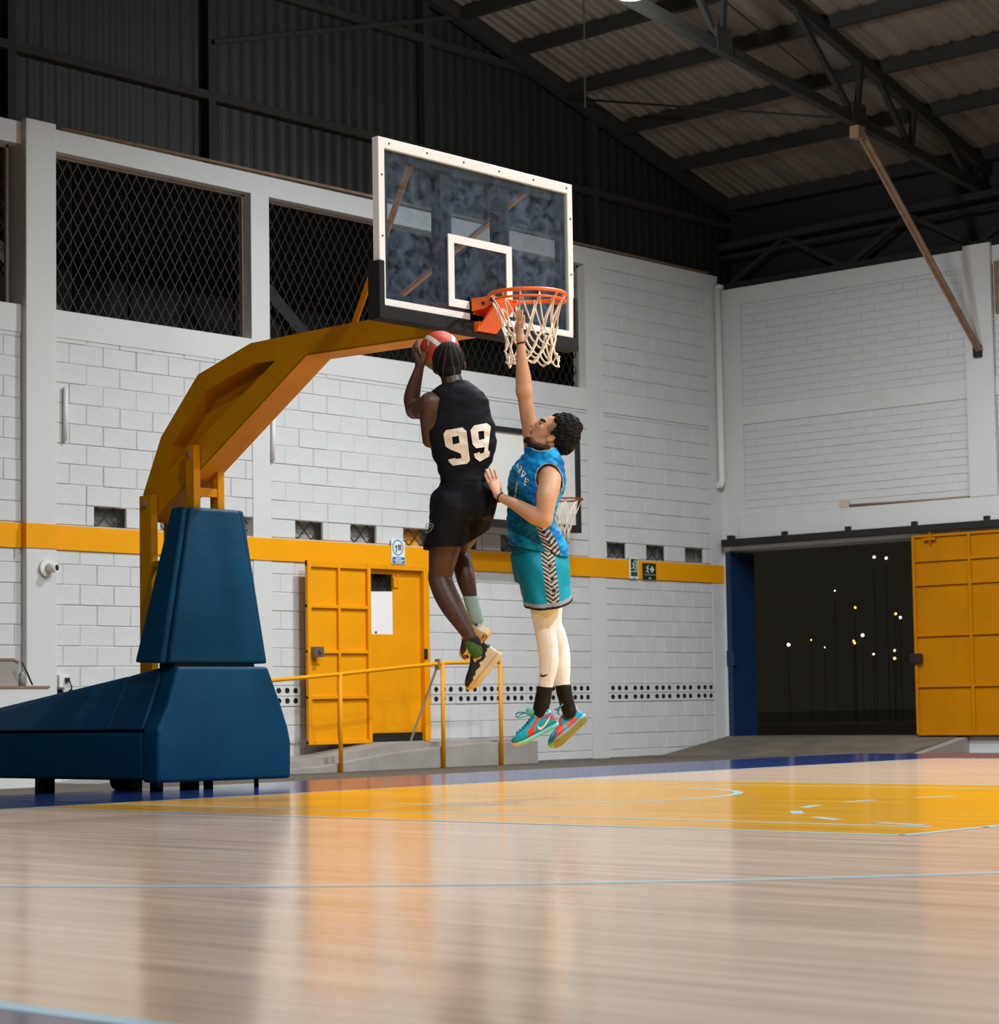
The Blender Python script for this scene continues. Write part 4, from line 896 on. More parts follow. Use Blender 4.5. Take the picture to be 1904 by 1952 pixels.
    def extract(s):
        D = s.D; S = D < 0
        D[0], D[-1] = .3, .3; D[:, 0], D[:, -1] = .3, .3; D[:, :, 0], D[:, :, -1] = .3, .3; S = D < 0
        cnt = np.zeros(tuple(x-1 for x in s.n), np.int8)
        for a in (0, 1):
            for b in (0, 1):
                for c in (0, 1): cnt += S[a:a+cnt.shape[0], b:b+cnt.shape[1], c:c+cnt.shape[2]]
        ci = np.argwhere((cnt > 0) & (cnt < 8)); ids = np.full(cnt.shape, -1, np.int64); ids[ci[:, 0], ci[:, 1], ci[:, 2]] = np.arange(len(ci))
        acc = np.zeros((len(ci), 3)); num = np.zeros(len(ci)); cor = [(a, b, c) for a in (0, 1) for b in (0, 1) for c in (0, 1)]
        for p in cor:
            for ax in range(3):
                if p[ax] == 0:
                    q2 = list(p); q2[ax] = 1
                    d0 = D[ci[:, 0]+p[0], ci[:, 1]+p[1], ci[:, 2]+p[2]]; d1 = D[ci[:, 0]+q2[0], ci[:, 1]+q2[1], ci[:, 2]+q2[2]]
                    mk = (d0 < 0) != (d1 < 0); t = np.where(mk, d0/np.where(mk, d0-d1, 1), 0)
                    pt = np.array(p, float)+np.zeros((len(ci), 3)); pt[:, ax] = t; acc += pt*mk[:, None]; num += mk
        v = s.lo+s.h*(ci+acc/num[:, None]); fs = []
        for ax in range(3):
            A = [slice(None)]*3; B = [slice(None)]*3; A[ax] = slice(0, -1); B[ax] = slice(1, None)
            e = np.argwhere(S[tuple(A)] != S[tuple(B)]); o1, o2 = [(1, 2), (2, 0), (0, 1)][ax]
            e = e[(e[:, o1] > 0) & (e[:, o2] > 0)]
            quad = []
            for da, db in ((1, 1), (0, 1), (0, 0), (1, 0)):
                c = e.copy(); c[:, o1] -= da; c[:, o2] -= db; quad.append(ids[c[:, 0], c[:, 1], c[:, 2]])
            quad = np.stack(quad, 1); fl = ~S[e[:, 0], e[:, 1], e[:, 2]]; quad[fl] = quad[fl][:, ::-1]; fs.append(quad)
        f = np.concatenate(fs); f = f[(f >= 0).all(1)]
        return v, f
def rgb(r, g, b): return np.array(srgb(r, g, b)[:3])
def emit(name, fig, v, f, col, m, parent=None, loc=None):
    w = fig.world(v); off = np.array(loc) if parent is None else np.array(ORG[root_of(parent).name])
    me = bpy.data.meshes.new(name); me.from_pydata((w-off).tolist(), [], f.tolist() if hasattr(f, 'tolist') else f); me.materials.append(m)
    me.polygons.foreach_set('use_smooth', [True]*len(me.polygons))
    if col is not None:
        c = np.ones((len(v), 4), np.float32); c[:, :3] = col; at = me.color_attributes.new('col', 'FLOAT_COLOR', 'POINT'); at.data.foreach_set('color', c.ravel())
    me.update(); o = link(name, me, parent, (0, 0, 0) if parent else tuple(off))
    if not parent: ORG[o.name] = tuple(off)
    return o
def inpoly(p, poly):
    x, y = p[:, 0], p[:, 1]; r = np.zeros(len(p), bool); n = len(poly)
    for i in range(n):
        (x0, y0), (x1, y1) = poly[i], poly[i-1]
        c = ((y0 > y) != (y1 > y)) & (x < (x1-x0)*(y-y0)/(y1-y0+1e-12)+x0); r ^= c
    return r
def zm(poly, ox, oy, k): return [(ox+x/k, oy+y/k) for x, y in poly]
def decal(name, fig, fld, polys, m, parent, dz0, lift=0.003, step=0.010, holes=()):
    """flat print laid on a garment: each polygon is dropped on the surface of the field"""
    bm = bmesh.new()
    for i, poly in enumerate(polys):
        loops = [poly]+([holes[i]] if i < len(holes) and holes[i] else [])
        flatp = [q for l in loops for q in l]
        tri = tessellate_polygon([[Vector((q[0], q[1], 0)) for q in l] for l in loops])
        vs = [bm.verts.new(fig.L((q[0], q[1], dz0))) for q in flatp]
        for t in tri:
            try: bm.faces.new([vs[j] for j in t])
            except ValueError: pass
    for _ in range(5):
        es = [e for e in bm.edges if e.calc_length() > step]
        if not es: break
        bmesh.ops.subdivide_edges(bm, edges=es, cuts=1)
        bmesh.ops.triangulate(bm, faces=bm.faces[:])
    v = np.array([x.co[:] for x in bm.verts]); f = [[l.vert.index for l in fc.loops] for fc in (bm.verts.index_update(), bm.faces)[1]]
    bm.free()
    d = v/np.linalg.norm(v+0, axis=1, keepdims=True)*0+np.array([0, 0, 1.0]); done = np.zeros(len(v), bool); c = fld.lo[2]+2*fld.h; z = np.full(len(v), np.nan)
    while c < fld.lo[2]+fld.h*(fld.n[2]-2):
        q = v.copy(); q[:, 2] = c; s_ = fld.sample(q) < 0.0; nw = s_ & ~done; z[nw] = c; done |= nw; c += fld.h*0.5
    zm_ = np.nanmedian(z) if done.any() else 0; z = np.where(np.isnan(z), zm_+.05, np.minimum(z, zm_+.05))
    # keep each vertex on its own line of sight
    pxy = fig.px(v); w = np.array([fig.L((pxy[i, 0], pxy[i, 1], 0)) for i in range(len(v))]); k = (fig.D0+z-lift-fld.h*0.3)/fig.D0
    u = np.stack([np.zeros(len(v))]*3, 1)
    for i in range(len(v)): u[i] = fig.L((pxy[i, 0], pxy[i, 1], z[i]-lift-fld.h*0.3))
    return emit(name, fig, u, f, None, m, parent)
SK1 = vcol_mat('dark_brown_skin', 0.47, 0.04, 0.08, 120); SK2 = vcol_mat('tan_skin', 0.48, 0.10, 0.08, 120)
CL = vcol_mat('jersey_cloth', 0.55, 0, 0.25, 260, 0.25, 0.0); CLK = vcol_mat('black_cloth', 0.7, 0, 0.25, 260, 0.15); HAIR = vcol_mat('black_hair', 0.75, 0, 0.4, 160, 0.2); SHOE = vcol_mat('shoe_upper', 0.5, 0, 0.2, 300); TIGHT = vcol_mat('white_tights', 0.6, 0.05, 0.15, 200)

# ================================================================== the shooter in black
f1 = Fig(870, 960, 13.2)
def ground(px, py): p = CO+ray(px, py)*13.2; return (p[0], p[1], 0.0)
L1 = f1.L
H1 = 0.0046
B1 = Field.around(f1, [(765, 640, -.22), (965, 1262, .45)], .03, H1)
def row(fig, py, x0, x1, dz, rc): a = fig.L((x0, py, dz)); b = fig.L((x1, py, dz)); return (a[1], (a[0]+b[0])/2, a[2], (b[0]-a[0])/2, rc)
TY1 = -0.42                                        # his back is turned a little to the right
def rax(t): return [(0, 1, 0), (math.cos(t), 0, -math.sin(t)), (math.sin(t), 0, math.cos(t))]
B1.loft([row(f1, 742, 838, 900, .03, .07), row(f1, 760, 822, 926, .02, .095), row(f1, 790, 815, 934, .02, .11), row(f1, 830, 818, 936, .03, .105), row(f1, 850, 828, 936, .03, .10), row(f1, 880, 840, 926, .035, .09), row(f1, 920, 844, 920, .035, .09), row(f1, 965, 840, 930, .04, .11)], k=.03, e=2.2)
B1.cone(L1((866, 750, .02)), L1((857, 706, .05)), .066, .058, .03)
B1.cone(L1((822, 765, -.01)), L1((896, 764, .05)), .05, .05, .03)
B1.ell(L1((855, 684, .06)), (.088, .098, .098), k=.02); B1.ell(L1((845, 699, .11)), (.062, .058, .07), k=.02); B1.ell(L1((832, 701, .12)), (.025, .035, .04), k=.015)
B1.ell(L1((885.5, 697, .07)), (.010, .028, .018), k=.006); B1.ell(L1((826, 686, .08)), (.008, .026, .016), k=.006)
B1.cone(L1((836, 683, .165)), L1((833, 690, .178)), .012, .016, .01)       # nose, on the far side of the head
# left arm, the one we see
B1.chain([((819, 770, -.015), .064), ((802, 780, .09), .060), ((789, 782, .19), .046)], .03)
B1.chain([((790, 783, .19), .047), ((785, 762, .185), .050), ((789, 738, .17), .043), ((799, 702, .15), .028), ((801, 692, .145), .027)], .02)
B1.cone(L1((815, 800, .0)), L1((818, 840, .01)), .045, .04, .04)
B1.cone(L1((800, 693, .143)), L1((794, 677, .15)), .026, .022, .012); B1.cone(L1((803, 692, .138)), L1((808, 676, .125)), .024, .020, .012)
def finger(Fd, pts, r=.0095): 
    for i in range(len(pts)-1): Fd.cone(Fd.fig.L(pts[i]), Fd.fig.L(pts[i+1]), r*(1-.07*i), r*(1-.07*(i+1)), .004)
finger(B1, [(808, 678, .12), (813, 668, .105), (815.5, 659, .10), (815, 652.5, .105)], .0105)      # thumb
finger(B1, [(801, 676, .125), (797.5, 663, .13), (796, 654, .14), (796, 648, .155)])                # index
finger(B1, [(798, 676, .14), (793, 664, .16), (792, 656, .185), (794, 650, .21)])
finger(B1, [(794, 678, .155), (789.5, 668, .175), (788.5, 662, .20), (790, 657, .225)])
finger(B1, [(792, 682, .16), (787.5, 674, .18), (787, 669, .20), (788, 665, .215)], .0085)
# right arm, hidden behind the head and trunk, its hand on the far side of the ball
B1.chain([((902, 778, .11), .052), ((898, 780, .20), .052), ((892, 776, .33), .045)], .03); B1.chain([((892, 776, .33), .045), ((876, 740, .35), .040), ((862, 700, .345), .028)], .02)
B1.cone(L1((862, 700, .345)), L1((860, 682, .34)), .026, .024, .012)
for i, (dx, dy) in enumerate(((-9, -24), (-3, -27), (3, -27), (8, -24))): finger(B1, [(860+dx*.4, 680, .338), (860+dx*.8, 668, .333), (860+dx, 660+dy*.1, .325), (858+dx, 654+dy*.1, .315)])
finger(B1, [(868, 684, .33), (873, 676, .31), (874, 668, .30)], .010)
# legs
B1.chain([((862, 965, .0), .098), ((848, 1040, .03), .094), ((841, 1085, .045), .075), ((839, 1104, .045), .071), ((849, 1132, .01), .071), ((864, 1160, -.03), .066), ((883, 1192, -.075), .049), ((897, 1216, -.10), .039), ((905, 1234, -.11), .04)], .025)
B1.chain([((905, 960, .08), .098), ((888, 1010, .20), .088), ((874, 1046, .28), .066), ((884, 1085, .23), .060), ((889, 1108, .205), .055), ((896, 1135, .185), .042), ((902, 1160, .175), .036), ((908, 1180, .17), .036)], .025)
v, f = B1.extract(); p = f1.px(v)
skin = np.tile(rgb(84, 56, 46), (len(v), 1)); 
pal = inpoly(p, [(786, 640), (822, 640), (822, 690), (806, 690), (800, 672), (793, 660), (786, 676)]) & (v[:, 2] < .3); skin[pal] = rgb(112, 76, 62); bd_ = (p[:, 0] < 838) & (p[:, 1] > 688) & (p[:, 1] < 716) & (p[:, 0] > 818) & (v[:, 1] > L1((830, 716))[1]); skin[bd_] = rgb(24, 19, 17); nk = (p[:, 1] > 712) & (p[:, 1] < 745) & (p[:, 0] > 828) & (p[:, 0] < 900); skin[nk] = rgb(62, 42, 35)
loc1 = ground(880, 1300)
person1 = emit('person', f1, v, f, skin, SK1, None, loc1)
tag(person1, 'person leaping in black uniform numbered 99, seen from behind, raising red ball with both hands', 'person')
# cornrowed hair
hr1 = Field.around(f1, [(815, 645, -.06), (895, 735, .2)], .02, .0026)
hr1.ell(L1((855, 684, .06)), (.0955, .1045, .104), k=0); hr1.ell(L1((857, 709, .043)), (.069, .058, .074), k=.015)
g = [hr1.lo[i]+hr1.h*np.arange(hr1.n[i]) for i in range(3)]; c0 = L1((856, 690, .05)); 
ga, gb, gc = g[0][:, None, None]-c0[0], g[1][None, :, None]-c0[1], g[2][None, None, :]-c0[2]
ang = np.arctan2(ga*(1+.9*np.clip(gb, -.05, .1)/.1), -gc+.035); hr1.D += (0.0034*(1-np.abs(np.cos(ang*8.5))**.35)+.00025*np.sin(gb*420+8*ang)).astype(np.float32)
# the hair ends at the face, ears and nape
hr1.put((slice(None),)*3, np.broadcast_to(.10-(.085-gc+np.maximum(0, gb)*.9), hr1.D.shape)*1.0-.03+0*ga, 0, 'i')
hr1.put((slice(None),)*3, np.broadcast_to(-.128-gb, hr1.D.shape).copy(), 0, 'i')
v, f = hr1.extract(); a_ = np.arctan2((v[:, 0]-c0[0])*(1+.9*np.clip(v[:, 1]-c0[1], -.05, .1)/.1), -(v[:, 2]-c0[2])+.035); part = np.abs(np.cos(a_*8.5)) < .17
hc = np.tile(rgb(14, 13, 13), (len(v), 1)); hc[part] = rgb(84, 72, 66)
emit('braided_hair', f1, v, f, hc, HAIR, person1)
# jersey
J1 = Field.around(f1, [(800, 715, -.18), (960, 925, .24)], .02, .0042)
J1.loft([row(f1, 726, 852, 893, .04, .060), row(f1, 738, 832, 908, .03, .088), row(f1, 748, 822, 922, .03, .108), row(f1, 762, 821, 932, .03, .122), row(f1, 787, 818, 935, .03, .130), row(f1, 808, 812, 943, .03, .134), row(f1, 826, 809, 945.5, .03, .136), row(f1, 845, 816, 946.5, .03, .134), row(f1, 862, 822, 945, .03, .13), row(f1, 881, 829, 938, .035, .125), row(f1, 895, 834, 928, .035, .12), row(f1, 907, 838, 926, .035, .118), row(f1, 919, 839, 928, .035, .12)], k=.0, e=2.25)
J1.noise(.0024, (14, 20, 14), 3); J1.noise(.0014, (50, 60, 40), 5)
J1.ell(L1((862, 716, .06)), (.074, .058, .10), k=.008, op='s')
arm_c, arm_r = L1((815, 787, -.02)), (.050, .093, .24)
J1.ell(arm_c, arm_r, k=.006, op='s'); J1.ell(L1((943, 772, .16)), (.030, .06, .11), k=.006, op='s')
v, f = J1.extract(); q = (v-arm_c)/np.array(arm_r); e_ = np.sqrt((q[:, :2]**2).sum(1)); col = np.tile(rgb(20, 23, 30), (len(v), 1))
col[(e_ < 1.10) & (e_ > .97) & (v[:, 2] < .06)] = rgb(150, 108, 52)
q = (v-L1((943, 772, .16)))/np.array((.030, .06, .11)); e_ = np.sqrt((q**2).sum(1)); col[(e_ < 1.05) & (e_ > .98)] = rgb(120, 88, 44)
jer1 = emit('jersey', f1, v, f, col, CLK, person1); jer1['label'] = 'black sleeveless jersey with white number 99'
M_num = mat('cream_print', srgb(242, 232, 216), 0.55)
n1 = zm([(500, 1275), (522, 1238), (672, 1212), (710, 1248), (741, 1512), (716, 1542), (586, 1560), (550, 1525), (544, 1503), (607, 1490), (614, 1500), (665, 1490), (656, 1450), (560, 1412), (520, 1385)], 740, 560, 4.76)
h1 = zm([(577, 1300), (638, 1288), (648, 1352), (588, 1368)], 740, 560, 4.76)
n2 = zm([(745, 1240), (778, 1195), (893, 1172), (931, 1203), (905, 1420), (922, 1432), (918, 1475), (830, 1523), (790, 1492), (775, 1452), (828, 1436), (834, 1452), (868, 1440), (876, 1392), (798, 1402), (765, 1368)], 740, 560, 4.76)
h2 = zm([(815, 1250), (868, 1243), (873, 1315), (825, 1328)], 740, 560, 4.76)
decal('number_print', f1, J1, [n1], M_num, jer1, -.15, holes=[h1]); decal('number_print', f1, J1, [n2], M_num, jer1, -.15, .010, .007, holes=[h2])
# shorts
S1 = Field.around(f1, [(798, 905, -.2), (955, 1055, .36)], .02, .0042)
S1.loft([row(f1, 908, 839, 927, .035, .118), row(f1, 918, 838, 930, .035, .12), row(f1, 935, 832, 944, .04, .13), row(f1, 956, 826, 946, .05, .14), row(f1, 985, 820, 938, .05, .135)], k=.0, e=2.2)
S1.cone(L1((862, 965, .01)), L1((844.5, 1060, .03)), .128, .118, .035); S1.cone(L1((908, 955, .08)), L1((890, 1030, .23)), .118, .112, .035)
S1.noise(.0042, (30, 14, 22), 8); S1.noise(.0022, (60, 34, 50), 9)
def half(Fd, pt, n, k=0, op='i'):
    n = np.asarray(n, float)/np.linalg.norm(n); g = [Fd.lo[i]+Fd.h*np.arange(Fd.n[i], dtype=np.float32) for i in range(3)]
    d = (g[0][:, None, None]-pt[0])*n[0]+(g[1][None, :, None]-pt[1])*n[1]+(g[2][None, None, :]-pt[2])*n[2]
    Fd.put((slice(None),)*3, d, k, op)
half(S1, L1((850, 1044.5, 0)), (.05, -1, -.10)); half(S1, L1((895, 1034, .1)), (.62, -1, .05), .01)
# hollow legs
S1.cone(L1((848, 1030, .03)), L1((844, 1066, .03)), .102, .106, .004, 's'); S1.cone(L1((893, 1010, .2)), L1((888, 1046, .26)), .094, .10, .004, 's')
v, f = S1.extract(); col = np.tile(rgb(18, 20, 27), (len(v), 1)); sh1 = emit('shorts', f1, v, f, col, CLK, person1)
M_mark = mat('grey_print', srgb(176, 182, 186), 0.5)
def stroke(pts, w):
    L_, R_ = [], []
    for i, p_ in enumerate(pts):
        a, b = np.array(pts[max(i-1, 0)]), np.array(pts[min(i+1, len(pts)-1)]); t = (b-a)/np.linalg.norm(b-a); n = np.array([-t[1], t[0]])*w/2
        L_.append(tuple(np.array(p_)+n)); R_.append(tuple(np.array(p_)-n))
    return L_+R_[::-1]
def zs_(pts, w): return stroke(zm(pts, 740, 880, 4.76), w/4.76)
decal('emblem_print', f1, S1, [zs_([(342, 575), (360, 560), (400, 565), (410, 578), (395, 610), (375, 635), (345, 648), (336, 640)], 7), zs_([(352, 580), (356, 618), (392, 580)], 9), zs_([(344, 568), (341, 605)], 9)], M_mark, sh1, -.15, .002, .008)

# ---- shoes: a foot-shaped loft with its own axes
class Shoe:
    def __init__(s, fig, heel, toe, up, h=.0034):
        s.fig = fig; a, b = fig.L(heel), fig.L(toe); s.o = a; s.x = (b-a)/np.linalg.norm(b-a); s.Ln = np.linalg.norm(b-a)
        u = np.asarray(up, float); u = u-s.x*(u@s.x); s.y = u/np.linalg.norm(u); s.z = np.cross(s.x, s.y); s.h = h
    def P(s, x, y, z=0): return s.o+s.x*x*s.Ln+s.y*y+s.z*z
    def field(s):
        pts = np.array([s.P(x, y, z) for x in (-.08, 1.08) for y in (-.03, .15) for z in (-.075, .075)]); return Field(s.fig, pts.min(0), pts.max(0), s.h)
    def upper(s, hi=.10, open_=.2, g=1.0):
        Fd = s.field(); l = s.Ln
        st_ = [(0.0, .026, .066), (.02, .032, .082), (.05, .035, hi*.97), (.10, .036, hi), (.22, .037, hi*.95), (.34, .037, hi*.98), (.42, .039, .088), (.55, .044, .070), (.68, .048, .058), (.80, .047, .050), (.90, .040, .042), (.96, .030, .034), (1.0, .014, .022)]
        Fd.loft([(t*l, y*g/2+.004, 0, y*g/2, w) for t, w, y in st_], [s.x, s.y, s.z], 0, 'u', 2.6, s.o)
        Fd.ell(s.P(open_, hi+.012), (.048, .035, .026), [s.x, s.y, s.z], .006, 's')
        return Fd
    def sole(s, th=.024, curve=.022):
        Fd = s.field(); l = s.Ln
        st_ = [(-.02, .026), (.03, .036), (.12, .041), (.3, .038), (.45, .041), (.62, .050), (.78, .052), (.90, .044), (.97, .030), (1.01, .014)]
        def yc(t): return -.004+curve*(max(0, t-.75)/.25)**2+.006*max(0, .05-t)/.05-(.0 if .3 < t < .5 else .0)
        Fd.loft([(t*l, yc(t), 0, th/2*(1 if t < .9 else .8), w) for t, w in st_], [s.x, s.y, s.z], 0, 'u', 3.2, s.o); return Fd
def shoe_obj(sh, parent, colf, solef, hi=.10, th=.024, label=None, open_=.2, g=1.0, tongue=0, tcol=None):
    Fu = sh.upper(hi, open_, g); v, f = Fu.extract(); up_ = emit('shoe', sh.fig, v, f, colf(sh.fig.px(v), v), SHOE, parent)
    if label: up_['label'] = label
    if tongue:
        Ft = sh.field(); Ft.ell(sh.P(.37, tongue, 0), (.030, .030, .026), [sh.x*.75+sh.y*.66, sh.y*.75-sh.x*.66, sh.z], 0); Ft.ell(sh.P(.27, tongue+.012, 0), (.030, .026, .022), [sh.x, sh.y, sh.z], .004, 's'); v, f = Ft.extract(); emit('tongue', sh.fig, v, f, np.tile(tcol, (len(v), 1)), SHOE, up_)
    Fs = sh.sole(th); v, f = Fs.extract(); emit('sole', sh.fig, v, f, solef(sh.fig.px(v), v, (v-sh.o)@sh.x/sh.Ln, (v-sh.o)@sh.y), SHOE, up_)
    return up_, Fu
sA = Shoe(f1, (953, 1246, -.12), (896, 1317, -.10), (-.77, .63, .0))
def cA(p, v):
    c = np.tile(rgb(226, 214, 196), (len(p), 1)); t = np.clip((p[:, 1]-1255)/60, 0, 1)[:, None]; c = c*(1-t*.5)+rgb(246, 196, 110)*t*.5
    rib = np.sin(p[:, 0]*2.2+p[:, 1]*.4) > .5; c[rib] *= .9
    blk = inpoly(p, zm([(300, 600), (760, 440), (965, 520), (990, 660), (890, 740), (890, 800), (840, 850), (862, 930), (800, 1020), (695, 1085), (728, 1170), (595, 1310), (608, 1390), (540, 1430), (548, 1520), (490, 1590), (400, 1715), (340, 1640), (400, 1100), (300, 800)], 860, 1180, 13.02)); c[blk] = rgb(28, 28, 29)
    c[inpoly(p, zm([(545, 1030), (560, 970), (640, 970), (700, 850), (760, 920), (720, 1000), (640, 1005), (600, 1085)], 860, 1180, 13.02))] = rgb(214, 160, 112); return c
def soA(p, v, t, y): c = np.tile(rgb(244, 214, 166), (len(p), 1)); k = np.clip(t-.3, 0, 1)[:, None]; return c*(1-k)+rgb(246, 184, 84)*k
shA, FA = shoe_obj(sA, person1, cA, soA, .082, .034, 'black and cream basketball shoe nearer the viewer', .2, 1.42)
sB = Shoe(f1, (930, 1206, .13), (888, 1256, .30), (-.62, .72, -.25))
def cB(p, v):
    c = np.tile(rgb(222, 206, 184), (len(p), 1)); c[inpoly(p, zm([(560, 0), (700, -80), (860, 110), (760, 60), (640, 80), (600, 240)], 860, 1180, 13.02))] = rgb(34, 34, 34)
    c[inpoly(p, [(876, 1215), (892, 1222), (888, 1240), (880, 1252), (878, 1245)])] = rgb(34, 30, 28); return c
shoe_obj(sB, person1, cB, lambda p, v, t, y: np.tile(rgb(246, 200, 120), (len(p), 1)), .082, .034, 'cream basketball shoe behind the nearer one', .16, 1.35)
def sock(fig, pts, col, m, parent, name='sock', top=None, stripes=None):
    Fd = Field.around(fig, [q for q, r in pts], max(r for q, r in pts)+.02, .0034)
    Fd.chain(pts, .012)
    if top is not None: half(Fd, fig.L(top[0]), top[1])
    Fd.noise(.0012, (20, 80, 20), 4)
    v, f = Fd.extract(); c = np.tile(col, (len(v), 1)); p = fig.px(v)
    if stripes: c = stripes(p, c)
    return emit(name, fig, v, f, c, m, parent)
def green(p, c):
    up_ = (p[:, 0]-898)*.42-(p[:, 1]-1217)*.9; 
    s_ = np.sin((p[:, 0]*.55+p[:, 1]*.83)*1.9); c[s_ > .3] = rgb(96, 146, 62); c[s_ < -.55] = rgb(40, 62, 30); c[up_ > -5.5] = rgb(26, 28, 26); return c
sock(f1, [((898, 1217, -.10), .044), ((904, 1232, -.11), .047), ((910, 1243, -.115), .046)], rgb(66, 112, 48), CL, person1, 'green_sock', ((898, 1217, -.1), (-.48, .88, 0)), green)
sock(f1, [((896, 1132, .187), .046), ((900, 1150, .18), .044), ((905, 1170, .172), .043), ((909, 1182, .17), .04)], rgb(164, 200, 206), CL, person1, 'pale_blue_sock', ((896, 1136, .187), (0, 1, 0)))
q = MB()
def wp(fig, p): v_ = fig.L(p); return fig.world(v_[None])[0]
q.tube([wp(f1, x) for x in [(893, 1252, -.16), (888, 1250, -.17), (882, 1251, -.17), (881.5, 1253.5, -.17), (886, 1254, -.165), (893, 1253, -.16)]], .0042, 6)
obj('pull_loop', q, M_blackm, shA)
q = MB()
q.tube([wp(f1, x) for x in [(919, 1217, -.15), (923, 1212, -.16), (926, 1211.5, -.16), (928, 1214, -.16), (925, 1218, -.155)]], .003, 6)
q.tube([wp(f1, x) for x in [(924, 1219, -.165), (918, 1230, -.172), (914, 1224, -.168)]], .0025, 6)
obj('lace_bow', q, M_blackm, shA)

# ---- ball
q = MB(); NB = 64; bc = wp(f1, (838.5, 669.3, .225)); BR = .1225
ball_v = []; ball_f = []; 
for j in range(NB//2+1):
    t = PI*j/(NB//2)
    for i in range(NB): a = 2*PI*i/NB; ball_v.append((math.sin(t)*math.cos(a), math.cos(t), math.sin(t)*math.sin(a)))
for j in range(NB//2):
    for i in range(NB): ball_f.append((j*NB+i, j*NB+(i+1) % NB, (j+1)*NB+(i+1) % NB, (j+1)*NB+i))
bv = np.array(ball_v)
me = None
fb = Fig(838.5, 669.3, 13.2+.225)
def ball_fields(v):
    n1_ = np.array([-.657, -.705, -.142]); n1_ /= np.linalg.norm(n1_); n2_ = np.array([-.71, .57, -.41]); n2_ /= np.linalg.norm(n2_); n3_ = np.cross(n1_, n2_); n3_ /= np.linalg.norm(n3_)
    return v@n1_, v@n2_, v@n3_
# refine near the bands by using a denser sphere
NB = 160; ball_v = [(math.sin(PI*j/80)*math.cos(2*PI*i/NB), math.cos(PI*j/80), math.sin(PI*j/80)*math.sin(2*PI*i/NB)) for j in range(81) for i in range(NB)]
ball_f = [(j*NB+i, j*NB+(i+1) % NB, (j+1)*NB+(i+1) % NB, (j+1)*NB+i) for j in range(80) for i in range(NB)]
bv = np.array(ball_v); s1_, s2_, s3_ = ball_fields(bv)
cc = np.tile(rgb(206, 62, 46), (len(bv), 1)); cc[np.abs(s1_) < .135] = rgb(232, 222, 206); cc[np.abs(s2_) < .12] = rgb(232, 222, 206)
cc[(bv[:, 1] < -.42) & (s1_ > .135)] = rgb(196, 142, 78)
gr = (np.abs(np.abs(s1_)-.135) < .02) | ((np.abs(np.abs(s2_)-.12) < .02) & (np.abs(s1_) > .12)) | (np.abs(s3_) < .014); cc[gr] *= .35
rr = BR*(1-.012*gr); 
ball = emit('basketball', fb, bv*rr[:, None], np.array(ball_f), cc, vcol_mat('ball_leather', .5, 0, .5, 600), None, tuple(bc))
tag(ball, 'red basketball with cream bands held above the braided head', 'ball')
# ================================================================== the defender in blue
f2 = Fig(1030, 1000, 13.15); L2 = f2.L; H2 = .0046
B2 = Field.around(f2, [(920, 585, -.34), (1108, 1345, .30)], .025, H2)
TH = 0.52                                          # chest turned towards the viewer by this much
fx, fz = -math.cos(TH), -math.sin(TH); AX2 = [(0, 1, 0), (-fx, 0, -fz), (math.sin(TH), 0, -math.cos(TH))]
def row2(py, x0, x1, dz, rw):
    c = L2(((x0+x1)/2, py, dz)); hw = (L2((x1, py, dz))[0]-L2((x0, py, dz))[0])/2
    rd = math.sqrt(max(hw**2-(rw*math.sin(TH))**2, .07**2))/math.cos(TH)
    return (c[1], c[0]*math.cos(TH)+c[2]*math.sin(TH), c[0]*math.sin(TH)-c[2]*math.cos(TH), rd, rw)
B2.loft([row2(872, 1012, 1064, .0, .10), row2(890, 988, 1066, 0, .165), row2(920, 982, 1066, 0, .175), row2(960, 980, 1056, 0, .155), row2(1000, 984, 1050, 0, .135), row2(1040, 990, 1062, 0, .135), row2(1075, 992, 1070, 0, .14)], AX2, .03, e=2.2)
B2.cone(L2((1040, 885, 0)), L2((1052, 850, 0)), .070, .060, .03); B2.cone(L2((1020, 872, .02)), L2((1030, 852, .0)), .05, .045, .03)
# raised right arm
B2.chain([((1020, 860, .13), .066), ((1014, 826, .15), .056), ((1006, 795, .14), .046), ((1001.5, 768, .12), .0425), ((999, 745, .10), .047)], .03)
B2.chain([((999, 745, .10), .047), ((997.5, 722, .09), .047), ((995, 692, .07), .035), ((992.5, 655, .05), .0245), ((992, 645, .048), .024)], .02)
B2.cone(L2((991.5, 645, .046)), L2((991.5, 619, .04)), .025, .021, .010, flat=((1, 0, .5), .85)); B2.cone(L2((990, 640, .06)), L2((990, 620, .07)), .020, .018, .010)
finger(B2, [(987.5, 621, .075), (986.5, 607, .08), (986, 598, .078), (986.3, 592.5, .072)], .0092)
finger(B2, [(990.5, 619, .055), (990.3, 605, .058), (990.2, 596, .055), (990.6, 589.8, .048)], .0096)
finger(B2, [(993.6, 619, .035), (994.2, 606, .036), (994.6, 597, .034), (994.8, 590.5, .03)], .0094)
finger(B2, [(996, 622, .018), (997.8, 613, .016), (998.4, 607, .014), (998.6, 602, .012)], .0084)
finger(B2, [(987, 640, .07), (984.6, 632, .10), (984, 623, .12), (985, 616, .13)], .0105)
